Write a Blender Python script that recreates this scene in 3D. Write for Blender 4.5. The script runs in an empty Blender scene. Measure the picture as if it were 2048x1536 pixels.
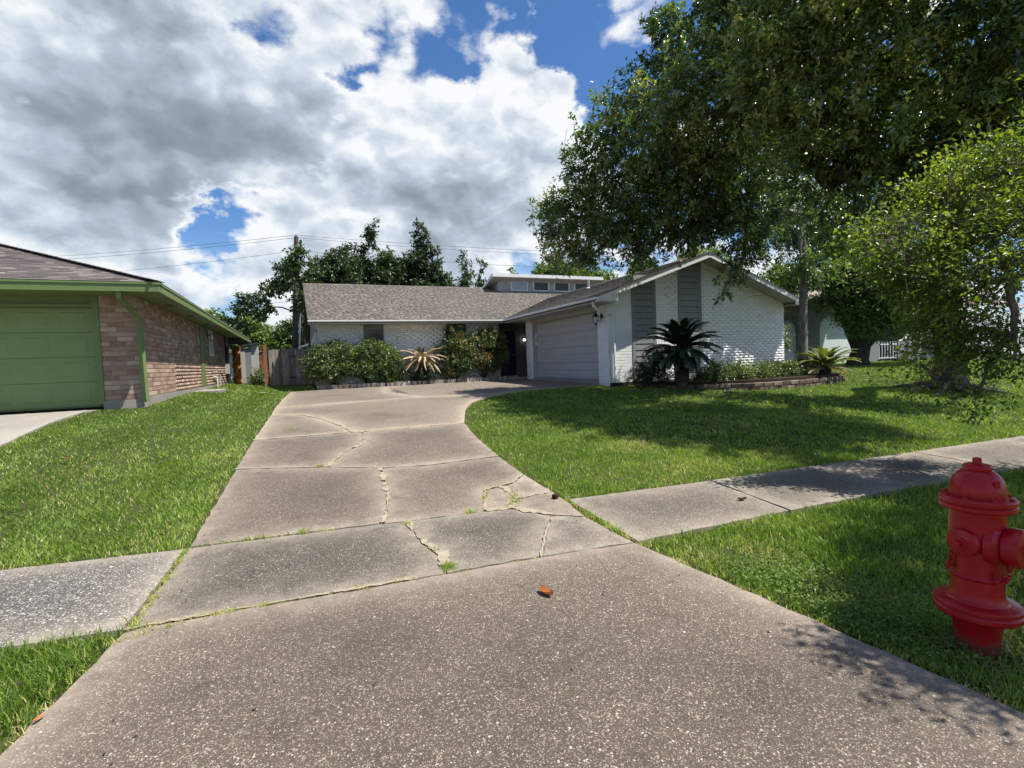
import bpy, bmesh, math, random
import numpy as np
from mathutils import Matrix, Vector

random.seed(7)
rng = np.random.default_rng(11)
S = bpy.context.scene
COL = S.collection
R = math.radians

# ------------------------------------------------------------------ camera
YAW, PITCH, ROLL, EYE = R(22.98), R(2.55), R(2.2), 1.4
cF = Vector((math.sin(YAW) * math.cos(PITCH), math.cos(YAW) * math.cos(PITCH), -math.sin(PITCH)))
cR0 = Vector((math.cos(YAW), -math.sin(YAW), 0))
cU0 = cR0.cross(cF)
cR = math.cos(ROLL) * cR0 - math.sin(ROLL) * cU0
cU = math.sin(ROLL) * cR0 + math.cos(ROLL) * cU0
cam = bpy.data.objects.new("camera", bpy.data.cameras.new("camera"))
cam.data.sensor_width = 36
cam.data.lens = 36 * 1000 / 2048
cam.data.clip_start, cam.data.clip_end = 0.05, 2000
M = Matrix((cR, cU, -cF)).transposed().to_4x4()
M.translation = (0, 0, EYE)
cam.matrix_world = M
COL.objects.link(cam)
S.camera = cam

# ------------------------------------------------------------------ exposure
S.view_settings.view_transform = "Standard"
S.view_settings.look = "None"
S.view_settings.exposure = 0.82
S.view_settings.gamma = 1.0
S.view_settings.use_curve_mapping = False
S.render.engine = "CYCLES"
S.cycles.use_denoising = True
S.cycles.max_bounces = 8
S.cycles.transparent_max_bounces = 6


# ------------------------------------------------------------------ node helper
class NT:
    def __init__(s, tree):
        s.t = tree
        s.t.nodes.clear()

    def n(s, typ, ins=None, **props):
        nd = s.t.nodes.new(typ)
        for k, v in props.items():
            setattr(nd, k, v)
        for k, v in (ins or {}).items():
            if isinstance(v, bpy.types.NodeSocket):
                s.t.links.new(v, nd.inputs[k])
            else:
                nd.inputs[k].default_value = v
        return nd

    def m(s, op, a, b=None, c=None, clamp=False):
        ins = {0: a}
        if b is not None:
            ins[1] = b
        if c is not None:
            ins[2] = c
        return s.n("ShaderNodeMath", ins, operation=op, use_clamp=clamp).outputs[0]

    def v(s, op, a, b=None, scale=None):
        ins = {0: a}
        if b is not None:
            ins[1] = b
        if scale is not None:
            ins["Scale"] = scale
        nd = s.n("ShaderNodeVectorMath", ins, operation=op)
        return nd.outputs["Value"] if op in ("DOT_PRODUCT", "LENGTH", "DISTANCE") else nd.outputs[0]

    def mix(s, f, a, b, blend="MIX"):
        def c(x):
            return x if isinstance(x, bpy.types.NodeSocket) or len(x) == 4 else (*x, 1)
        return s.n("ShaderNodeMix", {0: f, 6: c(a), 7: c(b)}, data_type="RGBA", blend_type=blend).outputs[2]

    def ramp(s, f, stops, interp="LINEAR"):
        nd = s.n("ShaderNodeValToRGB", {0: f})
        cr = nd.color_ramp
        cr.interpolation = interp
        while len(cr.elements) < len(stops):
            cr.elements.new(0.5)
        for e, (p, c) in zip(cr.elements, stops):
            e.position = p
            e.color = (c, c, c, 1) if isinstance(c, (int, float)) else (*c, 1)
        return nd.outputs[0]

    def noise(s, vec, scale, detail=4, rough=0.55, out=0, **kw):
        return s.n("ShaderNodeTexNoise", {"Vector": vec, "Scale": scale, "Detail": detail, "Roughness": rough, **kw}).outputs[out]

    def smooth(s, x, a, b):
        return s.n("ShaderNodeMapRange", {0: x, 1: a, 2: b, 3: 0.0, 4: 1.0}, interpolation_type="SMOOTHSTEP").outputs[0]


# ------------------------------------------------------------------ sky and sun
SUN = Vector((0.415, -0.275, 1.0)).normalized()
w = bpy.data.worlds.new("World")
S.world = w
w.use_nodes = True
K = NT(w.node_tree)
sky = K.n("ShaderNodeTexSky", sky_type="NISHITA", sun_disc=False, sun_elevation=math.asin(SUN.z),
          sun_rotation=math.atan2(SUN.x, SUN.y), air_density=1.0, dust_density=0.6, ozone_density=2.0)
d = K.n("ShaderNodeTexCoord").outputs["Generated"]


def bump(c, sig, wt):
    """A soft hump round a direction of the sky, sig in degrees."""
    c = Vector(c).normalized()
    k = 1 / (1 - math.cos(R(sig)))
    dt = K.v("DOT_PRODUCT", wd, tuple(c))
    e = K.m("EXPONENT", K.m("MULTIPLY", K.m("SUBTRACT", dt, 1.0), k))
    return K.m("MULTIPLY", e, wt)


def total(items):
    acc = None
    for it in items:
        b = bump(*it)
        acc = b if acc is None else K.m("ADD", acc, b)
    return acc


stretched = K.v("MULTIPLY", d, (1, 1, 1.5))
warp = K.noise(stretched, 5.5, 7, 0.6, out=1)
wd = K.v("NORMALIZE", K.v("ADD", d, K.v("SCALE", K.v("SUBTRACT", warp, (0.5, 0.5, 0.5)), scale=0.34)))
n1 = K.noise(stretched, 4.6, 10, 0.57)
n1s = K.noise(K.v("ADD", stretched, (0.02, -0.01, 0.05)), 4.6, 10, 0.57)
n0 = K.noise(stretched, 1.7, 3, 0.5)
soft = K.v("ADD", stretched, K.v("SCALE", K.v("SUBTRACT", K.noise(stretched, 9.0, 6, 0.6, out=1), (0.5, 0.5, 0.5)), scale=0.10))


def puffs(vec):
    """Billows: rounded cells at three sizes."""
    acc = None
    for sc, am in ((7.0, 0.55), (15.0, 0.30), (33.0, 0.15)):
        v = K.n("ShaderNodeTexVoronoi", {"Vector": vec, "Scale": sc}, feature="F1").outputs["Distance"]
        t = K.m("MULTIPLY", K.m("SUBTRACT", 0.72, K.m("POWER", v, 1.3)), am)
        acc = t if acc is None else K.m("ADD", acc, t)
    return acc


pf = puffs(soft)
pfs = puffs(K.v("ADD", soft, (0.018, -0.010, 0.034)))
cover = total([
    ((-0.188, 0.916, 0.354), 11, 0.55), ((-0.263, 0.879, 0.397), 10, 0.4), ((-0.035, 0.901, 0.432), 9, 0.45),
    ((0.314, 0.833, 0.456), 7, 0.50), ((0.404, 0.780, 0.478), 6, 0.40), ((0.229, 0.904, 0.361), 8, 0.42),
    ((0.232, 0.937, 0.263), 8, 0.45), ((0.396, 0.861, 0.319), 9, 0.55), ((0.102, 0.83, 0.549), 5, 0.25),
    ((-0.316, 0.921, 0.227), 6, 0.35), ((-0.068, 0.979, 0.185), 5, 0.34), ((0.058, 0.955, 0.225), 5, 0.42), ((-0.24, 0.94, 0.19), 6, 0.3), ((-0.10, 0.95, 0.335), 5, 0.3),
    ((0.497, 0.684, 0.535), 2.2, 0.35), ((-0.294, 0.844, 0.449), 8, 0.35), ((0.10, 0.90, 0.41), 5, 0.32),
    ((0.426, 0.727, 0.538), 4.5, -0.70), ((0.521, 0.699, 0.49), 4.5, -0.70), ((0.125, 0.857, 0.49), 2.0, -0.30),
    ((-0.155, 0.960, 0.232), 2.2, -0.50), ((-0.115, 0.960, 0.250), 2.2, -0.55), ((-0.075, 0.960, 0.265), 2.2, -0.55), ((-0.035, 0.957, 0.282), 2.0, -0.45), ((0.067, 0.949, 0.307), 2.2, -0.36), ((0.10, 0.935, 0.34), 1.8, -0.3),
    ((0.235, 0.815, 0.54), 2.0, -0.34), ((-0.115, 0.981, 0.14), 3.4, -0.70), ((-0.02, 0.985, 0.17), 3, -0.5), ((0.067, 0.949, 0.315), 2.0, -0.15), ((-0.299, 0.888, 0.348), 1.2, -0.5), ((-0.19, 0.955, 0.235), 3, 0.25),
    ((0.115, 0.875, 0.465), 1.6, -0.35)])
low = K.smooth(K.n("ShaderNodeSeparateXYZ", {0: d}).outputs[2], 0.26, 0.06)
dens = K.m("ADD", K.m("ADD", K.m("ADD", K.m("MULTIPLY", n1, 1.7), K.m("MULTIPLY", pf, 0.95)), K.m("MULTIPLY", n0, 0.35)), K.m("SUBTRACT", K.m("ADD", cover, K.m("MULTIPLY", low, 0.26)), 1.35))
mask = K.smooth(dens, -0.06, 0.27)
thick = K.smooth(dens, 0.10, 0.80)
grey = total([((-0.17, 0.905, 0.40), 11, 0.80), ((-0.04, 0.895, 0.45), 9, 0.62), ((-0.215, 0.930, 0.295), 7, 0.75),
              ((0.10, 0.83, 0.55), 5, 0.5), ((0.04, 0.90, 0.38), 5, 0.35), ((0.235, 0.930, 0.285), 7, 0.85), ((0.36, 0.88, 0.31), 6, 0.60), ((0.26, 0.95, 0.18), 6, 0.55),
              ((0.405, 0.845, 0.36), 3.5, 0.35), ((-0.30, 0.86, 0.42), 6, 0.35), ((-0.02, 0.985, 0.16), 4, 0.25)])
relief = K.m("ADD", K.m("MULTIPLY", K.m("SUBTRACT", n1s, n1), 1.5), K.m("MULTIPLY", K.m("SUBTRACT", pfs, pf), 1.5))
shade = K.m("ADD", K.m("MULTIPLY", K.m("ADD", K.m("MULTIPLY", grey, 0.72), 0.12), thick), K.m("ADD", relief, K.m("MULTIPLY", K.m("SUBTRACT", n0, 0.5), -0.5)))
cloud = K.ramp(K.m("MULTIPLY", shade, 0.54), [(0.0, (9.9, 10.1, 10.3)), (0.16, (7.2, 7.9, 8.7)), (0.34, (5.0, 5.8, 6.8)), (0.62, (3.2, 3.75, 4.3)), (1.0, (2.0, 2.25, 2.45))])
hz = K.smooth(K.n("ShaderNodeSeparateXYZ", {0: d}).outputs[2], 0.30, 0.0)
blue = K.mix(K.m("MULTIPLY", hz, 0.55), K.mix(1.0, sky.outputs[0], (0.72, 1.10, 1.50), "MULTIPLY"), (6.0, 7.6, 9.2))
skycol = K.mix(K.m("MULTIPLY", mask, 0.97), blue, cloud)
bg = K.n("ShaderNodeBackground", {0: skycol, 1: 0.056})
K.t.links.new(bg.outputs[0], K.n("ShaderNodeOutputWorld").inputs[0])

sun = bpy.data.objects.new("sun", bpy.data.lights.new("sun", "SUN"))
sun.data.energy = 5.0
sun.data.angle = R(0.5)
sun.data.color = (1.0, 0.955, 0.88)
sun.rotation_euler = SUN.to_track_quat("Z", "Y").to_euler()
COL.objects.link(sun)
# ---- end of sky


# ------------------------------------------------------------------ object helpers
def tag(o, label=None, cat=None, group=None, kind=None):
    for k, v in (("label", label), ("category", cat), ("group", group), ("kind", kind)):
        if v:
            o[k] = v
    return o


def thing(name, label, cat, loc=(0, 0, 0), group=None):
    o = bpy.data.objects.new(name, None)
    o.empty_display_size = 0.2
    o.location = loc
    COL.objects.link(o)
    return tag(o, label, cat, group)


def adopt(o, parent):
    """Parent o, whose mesh or location is in world space, under parent (an unrotated root, or a part at the origin)."""
    if parent is not None:
        o.parent = parent
        o.matrix_parent_inverse = Matrix.Translation(-parent.location) if parent.parent is None else Matrix()
    return o


def link(name, me, mats, parent=None):
    o = bpy.data.objects.new(name, me)
    if mats is not None and not me.materials:
        for mm in mats if isinstance(mats, (list, tuple)) else [mats]:
            me.materials.append(mm)
    COL.objects.link(o)
    return adopt(o, parent)


def mesh_np(name, V, F, tone=None, smooth=False, extra=None):
    """V (n,3) and F (m,k) arrays to a mesh; tone per face."""
    me = bpy.data.meshes.new(name)
    V = np.asarray(V, np.float32)
    F = np.asarray(F, np.int32)
    me.vertices.add(len(V))
    me.vertices.foreach_set("co", V.ravel())
    k = F.shape[1]
    me.loops.add(F.size)
    me.loops.foreach_set("vertex_index", F.ravel())
    me.polygons.add(len(F))
    me.polygons.foreach_set("loop_start", np.arange(0, F.size, k, dtype=np.int32))
    me.polygons.foreach_set("loop_total", np.full(len(F), k, np.int32))
    if smooth:
        me.polygons.foreach_set("use_smooth", np.ones(len(F), bool))
    me.update(calc_edges=True)
    if tone is not None:
        a = me.attributes.new("tone", "FLOAT", "FACE")
        a.data.foreach_set("value", np.asarray(tone, np.float32))
    for kx, vx in (extra or {}).items():
        a = me.attributes.new(kx, "FLOAT", "FACE")
        a.data.foreach_set("value", np.asarray(vx, np.float32))
    return me


class MB:
    """Collects boxes, tubes, prisms and turned shapes; build() links them as one mesh object."""

    def __init__(s):
        s.v, s.f, s.t, s.sm = [], [], [], []

    def add(s, V, F, tone=0.5, smooth=False):
        b = len(s.v)
        s.v += [tuple(p) for p in V]
        s.f += [tuple(b + i for i in q) for q in F]
        s.t += [tone] * len(F)
        s.sm += [smooth] * len(F)
        return s

    def box(s, c, size, rot=None, tone=0.5):
        x, y, z = (q / 2 for q in size)
        P = [Vector((a, b, e)) for a in (-x, x) for b in (-y, y) for e in (-z, z)]
        if rot is not None:
            P = [rot @ p for p in P]
        return s.add([p + Vector(c) for p in P], [(0, 1, 3, 2), (4, 6, 7, 5), (0, 4, 5, 1), (2, 3, 7, 6), (0, 2, 6, 4), (1, 5, 7, 3)], tone)

    def span(s, a, b, tone=0.5):
        a, b = Vector(a), Vector(b)
        return s.box((a + b) / 2, [abs(q) for q in (b - a)], None, tone)

    def bar(s, a, b, wd, th, up=(0, 0, 1), tone=0.5):
        """A rectangular bar from a to b, wd across, th along 'up'."""
        a, b = Vector(a), Vector(b)
        x = (b - a).normalized()
        y = Vector(up).cross(x).normalized()
        z = x.cross(y)
        return s.box((a + b) / 2, ((b - a).length, wd, th), Matrix((x, y, z)).transposed(), tone)

    def prism(s, poly, off, tone=0.5):
        """A flat 3D polygon pushed along the vector off."""
        P = [Vector(p) for p in poly]
        n = len(P)
        off = Vector(off)
        return s.add(P + [p + off for p in P], [tuple(range(n)), tuple(range(2 * n - 1, n - 1, -1))] +
                     [(i, n + i, n + (i + 1) % n, (i + 1) % n) for i in range(n)], tone)

    def quad(s, *P, tone=0.5):
        return s.add(P, [tuple(range(len(P)))], tone)

    def tube(s, path, rad, n=8, tone=0.5, cap=True, smooth=True):
        P = [Vector(p) for p in path]
        rad = rad if isinstance(rad, (list, tuple)) else [rad] * len(P)
        V, F = [], []
        side = None
        for i, p in enumerate(P):
            t = (P[min(i + 1, len(P) - 1)] - P[max(i - 1, 0)]).normalized()
            if side is None:
                side = t.orthogonal().normalized()
            side = (side - t * side.dot(t)).normalized()
            up = t.cross(side)
            for k in range(n):
                a = 2 * math.pi * k / n
                V.append(p + (side * math.cos(a) + up * math.sin(a)) * rad[i])
        for i in range(len(P) - 1):
            for k in range(n):
                F.append((i * n + k, i * n + (k + 1) % n, (i + 1) * n + (k + 1) % n, (i + 1) * n + k))
        s.add(V, F, tone, smooth)
        if cap:
            s.add(V[:n], [tuple(range(n - 1, -1, -1))], tone)
            s.add(V[-n:], [tuple(range(n))], tone)
        return s

    def lathe(s, prof, org, axis=(0, 0, 1), n=24, tone=0.5, smooth=True):
        """Turns (radius, height) pairs round an axis."""
        ax = Vector(axis).normalized()
        u = ax.orthogonal().normalized()
        vv = ax.cross(u)
        V = [Vector(org) + ax * hh + (u * math.cos(2 * math.pi * k / n) + vv * math.sin(2 * math.pi * k / n)) * r for r, hh in prof for k in range(n)]
        F = [(i * n + k, i * n + (k + 1) % n, (i + 1) * n + (k + 1) % n, (i + 1) * n + k) for i in range(len(prof) - 1) for k in range(n)]
        s.add(V, F, tone, smooth)
        s.add(V[-n:], [tuple(range(n))], tone)
        return s

    def mesh(s, name):
        me = bpy.data.meshes.new(name)
        me.from_pydata(s.v, [], s.f)
        me.polygons.foreach_set("use_smooth", s.sm)
        a = me.attributes.new("tone", "FLOAT", "FACE")
        a.data.foreach_set("value", np.asarray(s.t, np.float32))
        me.update()
        if any(s.sm):
            me.set_sharp_from_angle(angle=R(36))
        return me

    def build(s, name, mats, parent=None, bevel=0.0):
        o = link(name, s.mesh(name), mats, parent)
        if bevel:
            m = o.modifiers.new("bevel", "BEVEL")
            m.width, m.segments, m.limit_method, m.angle_limit = bevel, 2, "ANGLE", R(40)
        return o


# ------------------------------------------------------------------ materials
def material(name):
    m = bpy.data.materials.new(name)
    m.use_nodes = True
    return m, NT(m.node_tree)


def finish(m, k, col, rough=0.7, bump=None, bstr=0.3, bdist=0.01, spec=0.5, metal=0.0, extra=None):
    ins = {"Base Color": col if isinstance(col, bpy.types.NodeSocket) else (*col, 1), "Roughness": rough, "Specular IOR Level": spec, "Metallic": metal}
    if bump is not None:
        ins["Normal"] = k.n("ShaderNodeBump", {"Strength": bstr, "Distance": bdist, "Height": bump}).outputs[0]
    ins.update(extra or {})
    p = k.n("ShaderNodeBsdfPrincipled", ins)
    k.t.links.new(p.outputs[0], k.n("ShaderNodeOutputMaterial").inputs[0])
    return m


def wpos(k):
    return k.n("ShaderNodeNewGeometry").outputs["Position"]


def attr(k, name):
    return k.n("ShaderNodeAttribute", attribute_name=name).outputs["Fac"]


def paint(name, col, rough=0.5, wear=0.18, scale=3.0, grain=60, bstr=0.08, spec=0.4, metal=0.0, streak=0.0):
    """Painted or plain surface with uneven weathering and fine grain."""
    m, k = material(name)
    p = wpos(k)
    a = k.noise(p, scale, 6, 0.6)
    b = k.noise(p, grain, 3, 0.6)
    c = k.mix(k.m("MULTIPLY", k.smooth(a, 0.35, 0.75), wear), col, tuple(q * 0.55 for q in col))
    c = k.mix(k.m("MULTIPLY", k.smooth(b, 0.3, 0.8), wear * 0.5), c, tuple(min(1, q * 1.25 + 0.02) for q in col))
    if streak:
        st = k.noise(k.v("MULTIPLY", p, (14, 14, 0.6)), 1.0, 4, 0.6)
        c = k.mix(k.m("MULTIPLY", k.smooth(st, 0.5, 0.8), streak), c, tuple(q * 0.45 for q in col))
    t = attr(k, "tone")
    c = k.mix(1.0, c, k.ramp(t, [(0.0, 0.82), (0.5, 1.0), (1.0, 1.12)]), "MULTIPLY")
    return finish(m, k, c, k.ramp(a, [(0.2, max(rough - 0.1, 0.05)), (0.8, min(rough + 0.15, 1))]), b, bstr, 0.004, spec, metal)


def concrete(name, matrix, stones, stone_amt=0.5, scale=75, dark=0.5, edge_col=(0.36, 0.31, 0.25)):
    m, k = material(name)
    p = wpos(k)
    big = k.noise(p, 0.55, 5, 0.6)
    mid = k.noise(p, 3.2, 6, 0.65)
    fine = k.noise(p, 130, 3, 0.7)
    c = k.mix(k.smooth(fine, 0.25, 0.8), tuple(q * 0.62 for q in matrix), tuple(q * 1.35 for q in matrix))
    for sc, th, amt in ((scale * 1.7, 0.42, stone_amt), (scale * 0.85, 0.36, stone_amt * 0.5), (scale * 0.5, 0.26, stone_amt * 0.16)):
        vn = k.n("ShaderNodeTexVoronoi", {"Vector": k.v("ADD", k.v("MULTIPLY", p, (1, 1, 0.35)), k.v("SCALE", k.noise(p, 60, 2, 0.5, out=1), scale=0.010)), "Scale": sc})
        cr = k.n("ShaderNodeSeparateColor", {0: vn.outputs["Color"]})
        stone = k.ramp(cr.outputs[0], stones)
        inside = k.m("MULTIPLY", k.smooth(vn.outputs["Distance"], th + 0.1, th), k.m("GREATER_THAN", cr.outputs[1], 1 - amt))
        c = k.mix(k.m("MULTIPLY", inside, 0.85), c, stone)
        last = inside
    c = k.mix(k.m("MULTIPLY", k.smooth(big, 0.42, 0.68), dark), c, k.mix(1.0, c, (0.60, 0.60, 0.62), "MULTIPLY"))
    c = k.mix(k.m("MULTIPLY", k.smooth(mid, 0.5, 0.75), dark * 0.75), c, k.mix(1.0, c, (0.62, 0.60, 0.60), "MULTIPLY"))
    pale = k.noise(p, 1.7, 6, 0.7)
    c = k.mix(k.m("MULTIPLY", k.smooth(pale, 0.55, 0.78), 0.5), c, k.mix(1.0, c, (1.5, 1.42, 1.3), "MULTIPLY"))
    e = k.m("MULTIPLY", attr(k, "edge"), k.ramp(k.noise(p, 5, 5, 0.7), [(0.25, 0.25), (0.7, 1.0)]))
    c = k.mix(k.m("MULTIPLY", e, 0.72), c, edge_col)
    t = attr(k, "tone")
    c = k.mix(1.0, c, k.ramp(t, [(0.0, 0.74), (0.5, 1.0), (1.0, 1.22)]), "MULTIPLY")
    hgt = k.m("ADD", k.m("MULTIPLY", fine, 0.5), k.m("MULTIPLY", last, 0.7))
    return finish(m, k, c, 0.85, hgt, 0.45, 0.004, 0.25)


def leafy(name, stops, trans=0.3, rough=0.42, spec=0.5, tcol=None, patch=0.8):
    """Leaf or blade: colour from the 'tone' of each leaf, light passing through."""
    m, k = material(name)
    t = attr(k, "tone")
    p = wpos(k)
    nz = k.noise(p, patch, 3, 0.6)
    t2 = k.m("ADD", t, k.m("MULTIPLY", k.m("SUBTRACT", nz, 0.5), 0.55), clamp=True)
    c = k.ramp(t2, stops)
    c2 = k.mix(1.0, c, (*(tcol or (1.5, 1.55, 0.5)), 1), "MULTIPLY")
    pr = k.n("ShaderNodeBsdfPrincipled", {"Base Color": c, "Roughness": rough, "Specular IOR Level": spec})
    tr = k.n("ShaderNodeBsdfTranslucent", {0: c2})
    mx = k.n("ShaderNodeMixShader", {0: trans, 1: pr.outputs[0], 2: tr.outputs[0]})
    k.t.links.new(mx.outputs[0], k.n("ShaderNodeOutputMaterial").inputs[0])
    return m


def bark(name, c0, c1, scale=9):
    m, k = material(name)
    p = k.v("MULTIPLY", wpos(k), (1, 1, 0.3))
    a = k.noise(p, scale, 7, 0.65)
    c = k.mix(k.smooth(a, 0.35, 0.7), c0, c1)
    return finish(m, k, c, 0.9, a, 0.8, 0.03, 0.2)


def wood(name, c0, c1, rough=0.75):
    m, k = material(name)
    p = k.v("MULTIPLY", wpos(k), (9, 9, 0.9))
    a = k.noise(p, 2.2, 6, 0.6)
    c = k.mix(k.smooth(a, 0.3, 0.7), c0, c1)
    c = k.mix(1.0, c, k.ramp(attr(k, "tone"), [(0.0, 0.6), (0.5, 1.0), (1.0, 1.35)]), "MULTIPLY")
    return finish(m, k, c, rough, a, 0.3, 0.006, 0.25)


def brick_mat(name, stops, streaks, amt, rough=0.85, bstr=0.5):
    """Brick: fired colour by each brick's own tone, blotches and pale deposits."""
    m, k = material(name)
    p = wpos(k)
    t = attr(k, "tone")
    c = k.ramp(t, stops)
    a = k.noise(p, 16, 6, 0.7)
    b = k.noise(p, 55, 4, 0.7)
    c = k.mix(k.m("MULTIPLY", k.smooth(a, 0.52, 0.72), amt), c, streaks)
    c = k.mix(k.m("MULTIPLY", k.smooth(b, 0.45, 0.8), 0.35), c, k.mix(1.0, c, (0.55, 0.55, 0.55), "MULTIPLY"))
    return finish(m, k, c, rough, k.m("ADD", a, k.m("MULTIPLY", b, 0.6)), bstr, 0.008, 0.25)


def shingle_mat(name, stops):
    m, k = material(name)
    p = wpos(k)
    c = k.ramp(attr(k, "tone"), stops)
    g = k.noise(p, 150, 2, 0.8)
    c = k.mix(1.0, c, k.ramp(g, [(0.25, 0.62), (0.75, 1.38)]), "MULTIPLY")
    st = k.noise(k.v("MULTIPLY", p, (1.0, 0.3, 0.3)), 0.8, 5, 0.6)
    c = k.mix(k.m("MULTIPLY", k.smooth(st, 0.48, 0.75), 0.45), c, k.mix(1.0, c, (0.60, 0.60, 0.62), "MULTIPLY"))
    return finish(m, k, c, 0.92, g, 0.5, 0.004, 0.2)


def glass_mat(name, col=(0.015, 0.02, 0.022), rough=0.06):
    m, k = material(name)
    a = k.noise(wpos(k), 1.3, 3, 0.5)
    return finish(m, k, k.mix(a, col, tuple(q * 2.2 for q in col)), rough, a, 0.04, 0.02, 0.9)


M_SAND = paint("joint_sand", (0.285, 0.240, 0.178), 0.95, 0.4, 12, 90, 0.4)
STONES = [(0.0, (0.045, 0.036, 0.030)), (0.25, (0.11, 0.088, 0.068)), (0.55, (0.20, 0.160, 0.124)), (0.78, (0.30, 0.25, 0.195)), (0.93, (0.41, 0.35, 0.29)), (1.0, (0.54, 0.50, 0.44))]
M_DRIVE = concrete("driveway_concrete", (0.083, 0.067, 0.053), STONES, 0.62, 112, 0.8, (0.36, 0.295, 0.235))
M_DRIVEF = concrete("upper_driveway_concrete", (0.150, 0.121, 0.094), STONES, 0.60, 100, 0.7, (0.44, 0.36, 0.27))  # paler copy: low-angle brightness painted in, besides fewer dark stains
M_CROSS = concrete("crossing_concrete", (0.055, 0.050, 0.043), STONES, 0.50, 100, 1.0)
M_WALK = concrete("sidewalk_concrete", (0.092, 0.082, 0.068), STONES, 0.60, 95, 0.8)
M_WALKL = concrete("pebbled_concrete", (0.075, 0.068, 0.062), [(0.0, (0.10, 0.09, 0.08)), (0.5, (0.28, 0.25, 0.22)), (1.0, (0.60, 0.58, 0.54))], 0.5, 70, 0.6)
M_PALE = concrete("pale_concrete", (0.30, 0.275, 0.24), [(0.0, (0.22, 0.19, 0.16)), (1.0, (0.36, 0.34, 0.31))], 0.2, 90, 0.45, (0.32, 0.29, 0.25))
M_WBRICK = brick_mat("white_painted_brick", [(0.0, (0.77, 0.77, 0.74)), (0.5, (0.80, 0.80, 0.77)), (1.0, (0.83, 0.83, 0.81))], (0.62, 0.61, 0.56), 0.35, 0.55, 0.35)
M_WMORTAR = paint("white_painted_mortar", (0.68, 0.68, 0.655), 0.8, 0.3, 5, 40, 0.3)
M_RBRICK = brick_mat("weathered_red_brick", [(0.0, (0.2128, 0.1322, 0.0986)), (0.2, (0.2856, 0.1848, 0.1366)), (0.6, (0.3528, 0.2374, 0.1770)), (0.9, (0.4144, 0.2912, 0.2240)), (1.0, (0.5040, 0.4032, 0.3248))], (0.52, 0.45, 0.38), 0.5)
M_RMORTAR = paint("sandy_mortar", (0.40, 0.30, 0.235), 0.95, 0.3, 8, 60, 0.4)
M_GBRICK = brick_mat("grey_painted_brick", [(0.0, (0.19, 0.20, 0.19)), (1.0, (0.26, 0.27, 0.255))], (0.20, 0.20, 0.19), 0.3, 0.6)
M_GMORTAR = paint("grey_painted_mortar", (0.15, 0.155, 0.148), 0.8, 0.2)
M_SHING = shingle_mat("taupe_asphalt_shingle", [(0.0, (0.118, 0.102, 0.088)), (0.35, (0.142, 0.124, 0.107)), (0.7, (0.170, 0.149, 0.129)), (1.0, (0.21, 0.186, 0.162))])
M_SHINGB = shingle_mat("brown_asphalt_shingle", [(0.0, (0.100, 0.084, 0.077)), (0.4, (0.140, 0.119, 0.110)), (0.75, (0.185, 0.160, 0.149)), (1.0, (0.24, 0.212, 0.196))])
M_SHINGT = shingle_mat("tan_asphalt_shingle", [(0.0, (0.30, 0.24, 0.20)), (1.0, (0.42, 0.35, 0.30))])
M_TRIMW = paint("white_trim_paint", (0.70, 0.70, 0.68), 0.45, 0.25, 4, 50, 0.1, streak=0.25)
M_TRIMG = paint("pale_grey_trim", (0.40, 0.395, 0.38), 0.5, 0.25, 4, 50, 0.1, streak=0.2)
M_DOORG = paint("garage_door_grey", (0.43, 0.425, 0.41), 0.45, 0.12, 2, 50, 0.06)
M_SIDING = paint("grey_green_siding", (0.205, 0.218, 0.208), 0.6, 0.2, 3, 60, 0.12, streak=0.15)
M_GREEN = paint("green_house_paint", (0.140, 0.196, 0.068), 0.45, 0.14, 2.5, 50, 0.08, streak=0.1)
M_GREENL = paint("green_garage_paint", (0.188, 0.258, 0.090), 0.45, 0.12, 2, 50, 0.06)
M_NAVY = paint("navy_door_paint", (0.02, 0.035, 0.09), 0.35, 0.1)
M_BLACK = paint("black_iron", (0.02, 0.02, 0.021), 0.45, 0.2)
M_DARK = paint("dark_grey_metal", (0.06, 0.065, 0.068), 0.5, 0.2)
M_WHITEM = paint("white_metal", (0.70, 0.72, 0.72), 0.4, 0.15)
M_ARCH = paint("pale_stucco", (0.62, 0.68, 0.66), 0.7, 0.15)
M_GLASS = glass_mat("dark_window_glass")
M_GLASSD = finish(*material("green_tinted_glass"), (0.012, 0.03, 0.024), 0.12, None, spec=0.35)
M_GLASSL = glass_mat("painted_sky_glass", (0.16, 0.19, 0.22), 0.1)  # pale colour paints the sky's reflection in the first dormer pane
M_FENCE = wood("weathered_fence_wood", (0.17, 0.14, 0.115), (0.32, 0.28, 0.24))
M_CEDAR = wood("orange_cedar_wood", (0.36, 0.155, 0.05), (0.52, 0.27, 0.10))
M_BROWNW = wood("brown_stained_wood", (0.20, 0.085, 0.04), (0.30, 0.14, 0.07))
M_POLE = wood("dark_pole_wood", (0.045, 0.032, 0.024), (0.105, 0.08, 0.062))
M_BARK = bark("oak_bark", (0.028, 0.024, 0.020), (0.080, 0.070, 0.060))
M_BARKP = bark("pale_bark", (0.12, 0.105, 0.09), (0.27, 0.245, 0.22), 14)
M_BARKC = bark("smooth_brown_bark", (0.10, 0.075, 0.055), (0.22, 0.175, 0.135), 12)
M_BLOCK = brick_mat("tan_garden_block", [(0.0, (0.070, 0.050, 0.038)), (0.5, (0.12, 0.088, 0.068)), (1.0, (0.19, 0.145, 0.115))], (0.30, 0.25, 0.21), 0.4)
M_EDGEB = brick_mat("grey_edging_brick", [(0.0, (0.12, 0.09, 0.08)), (0.4, (0.25, 0.21, 0.19)), (0.7, (0.38, 0.34, 0.31)), (1.0, (0.55, 0.52, 0.48))], (0.55, 0.52, 0.48), 0.4)
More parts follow.
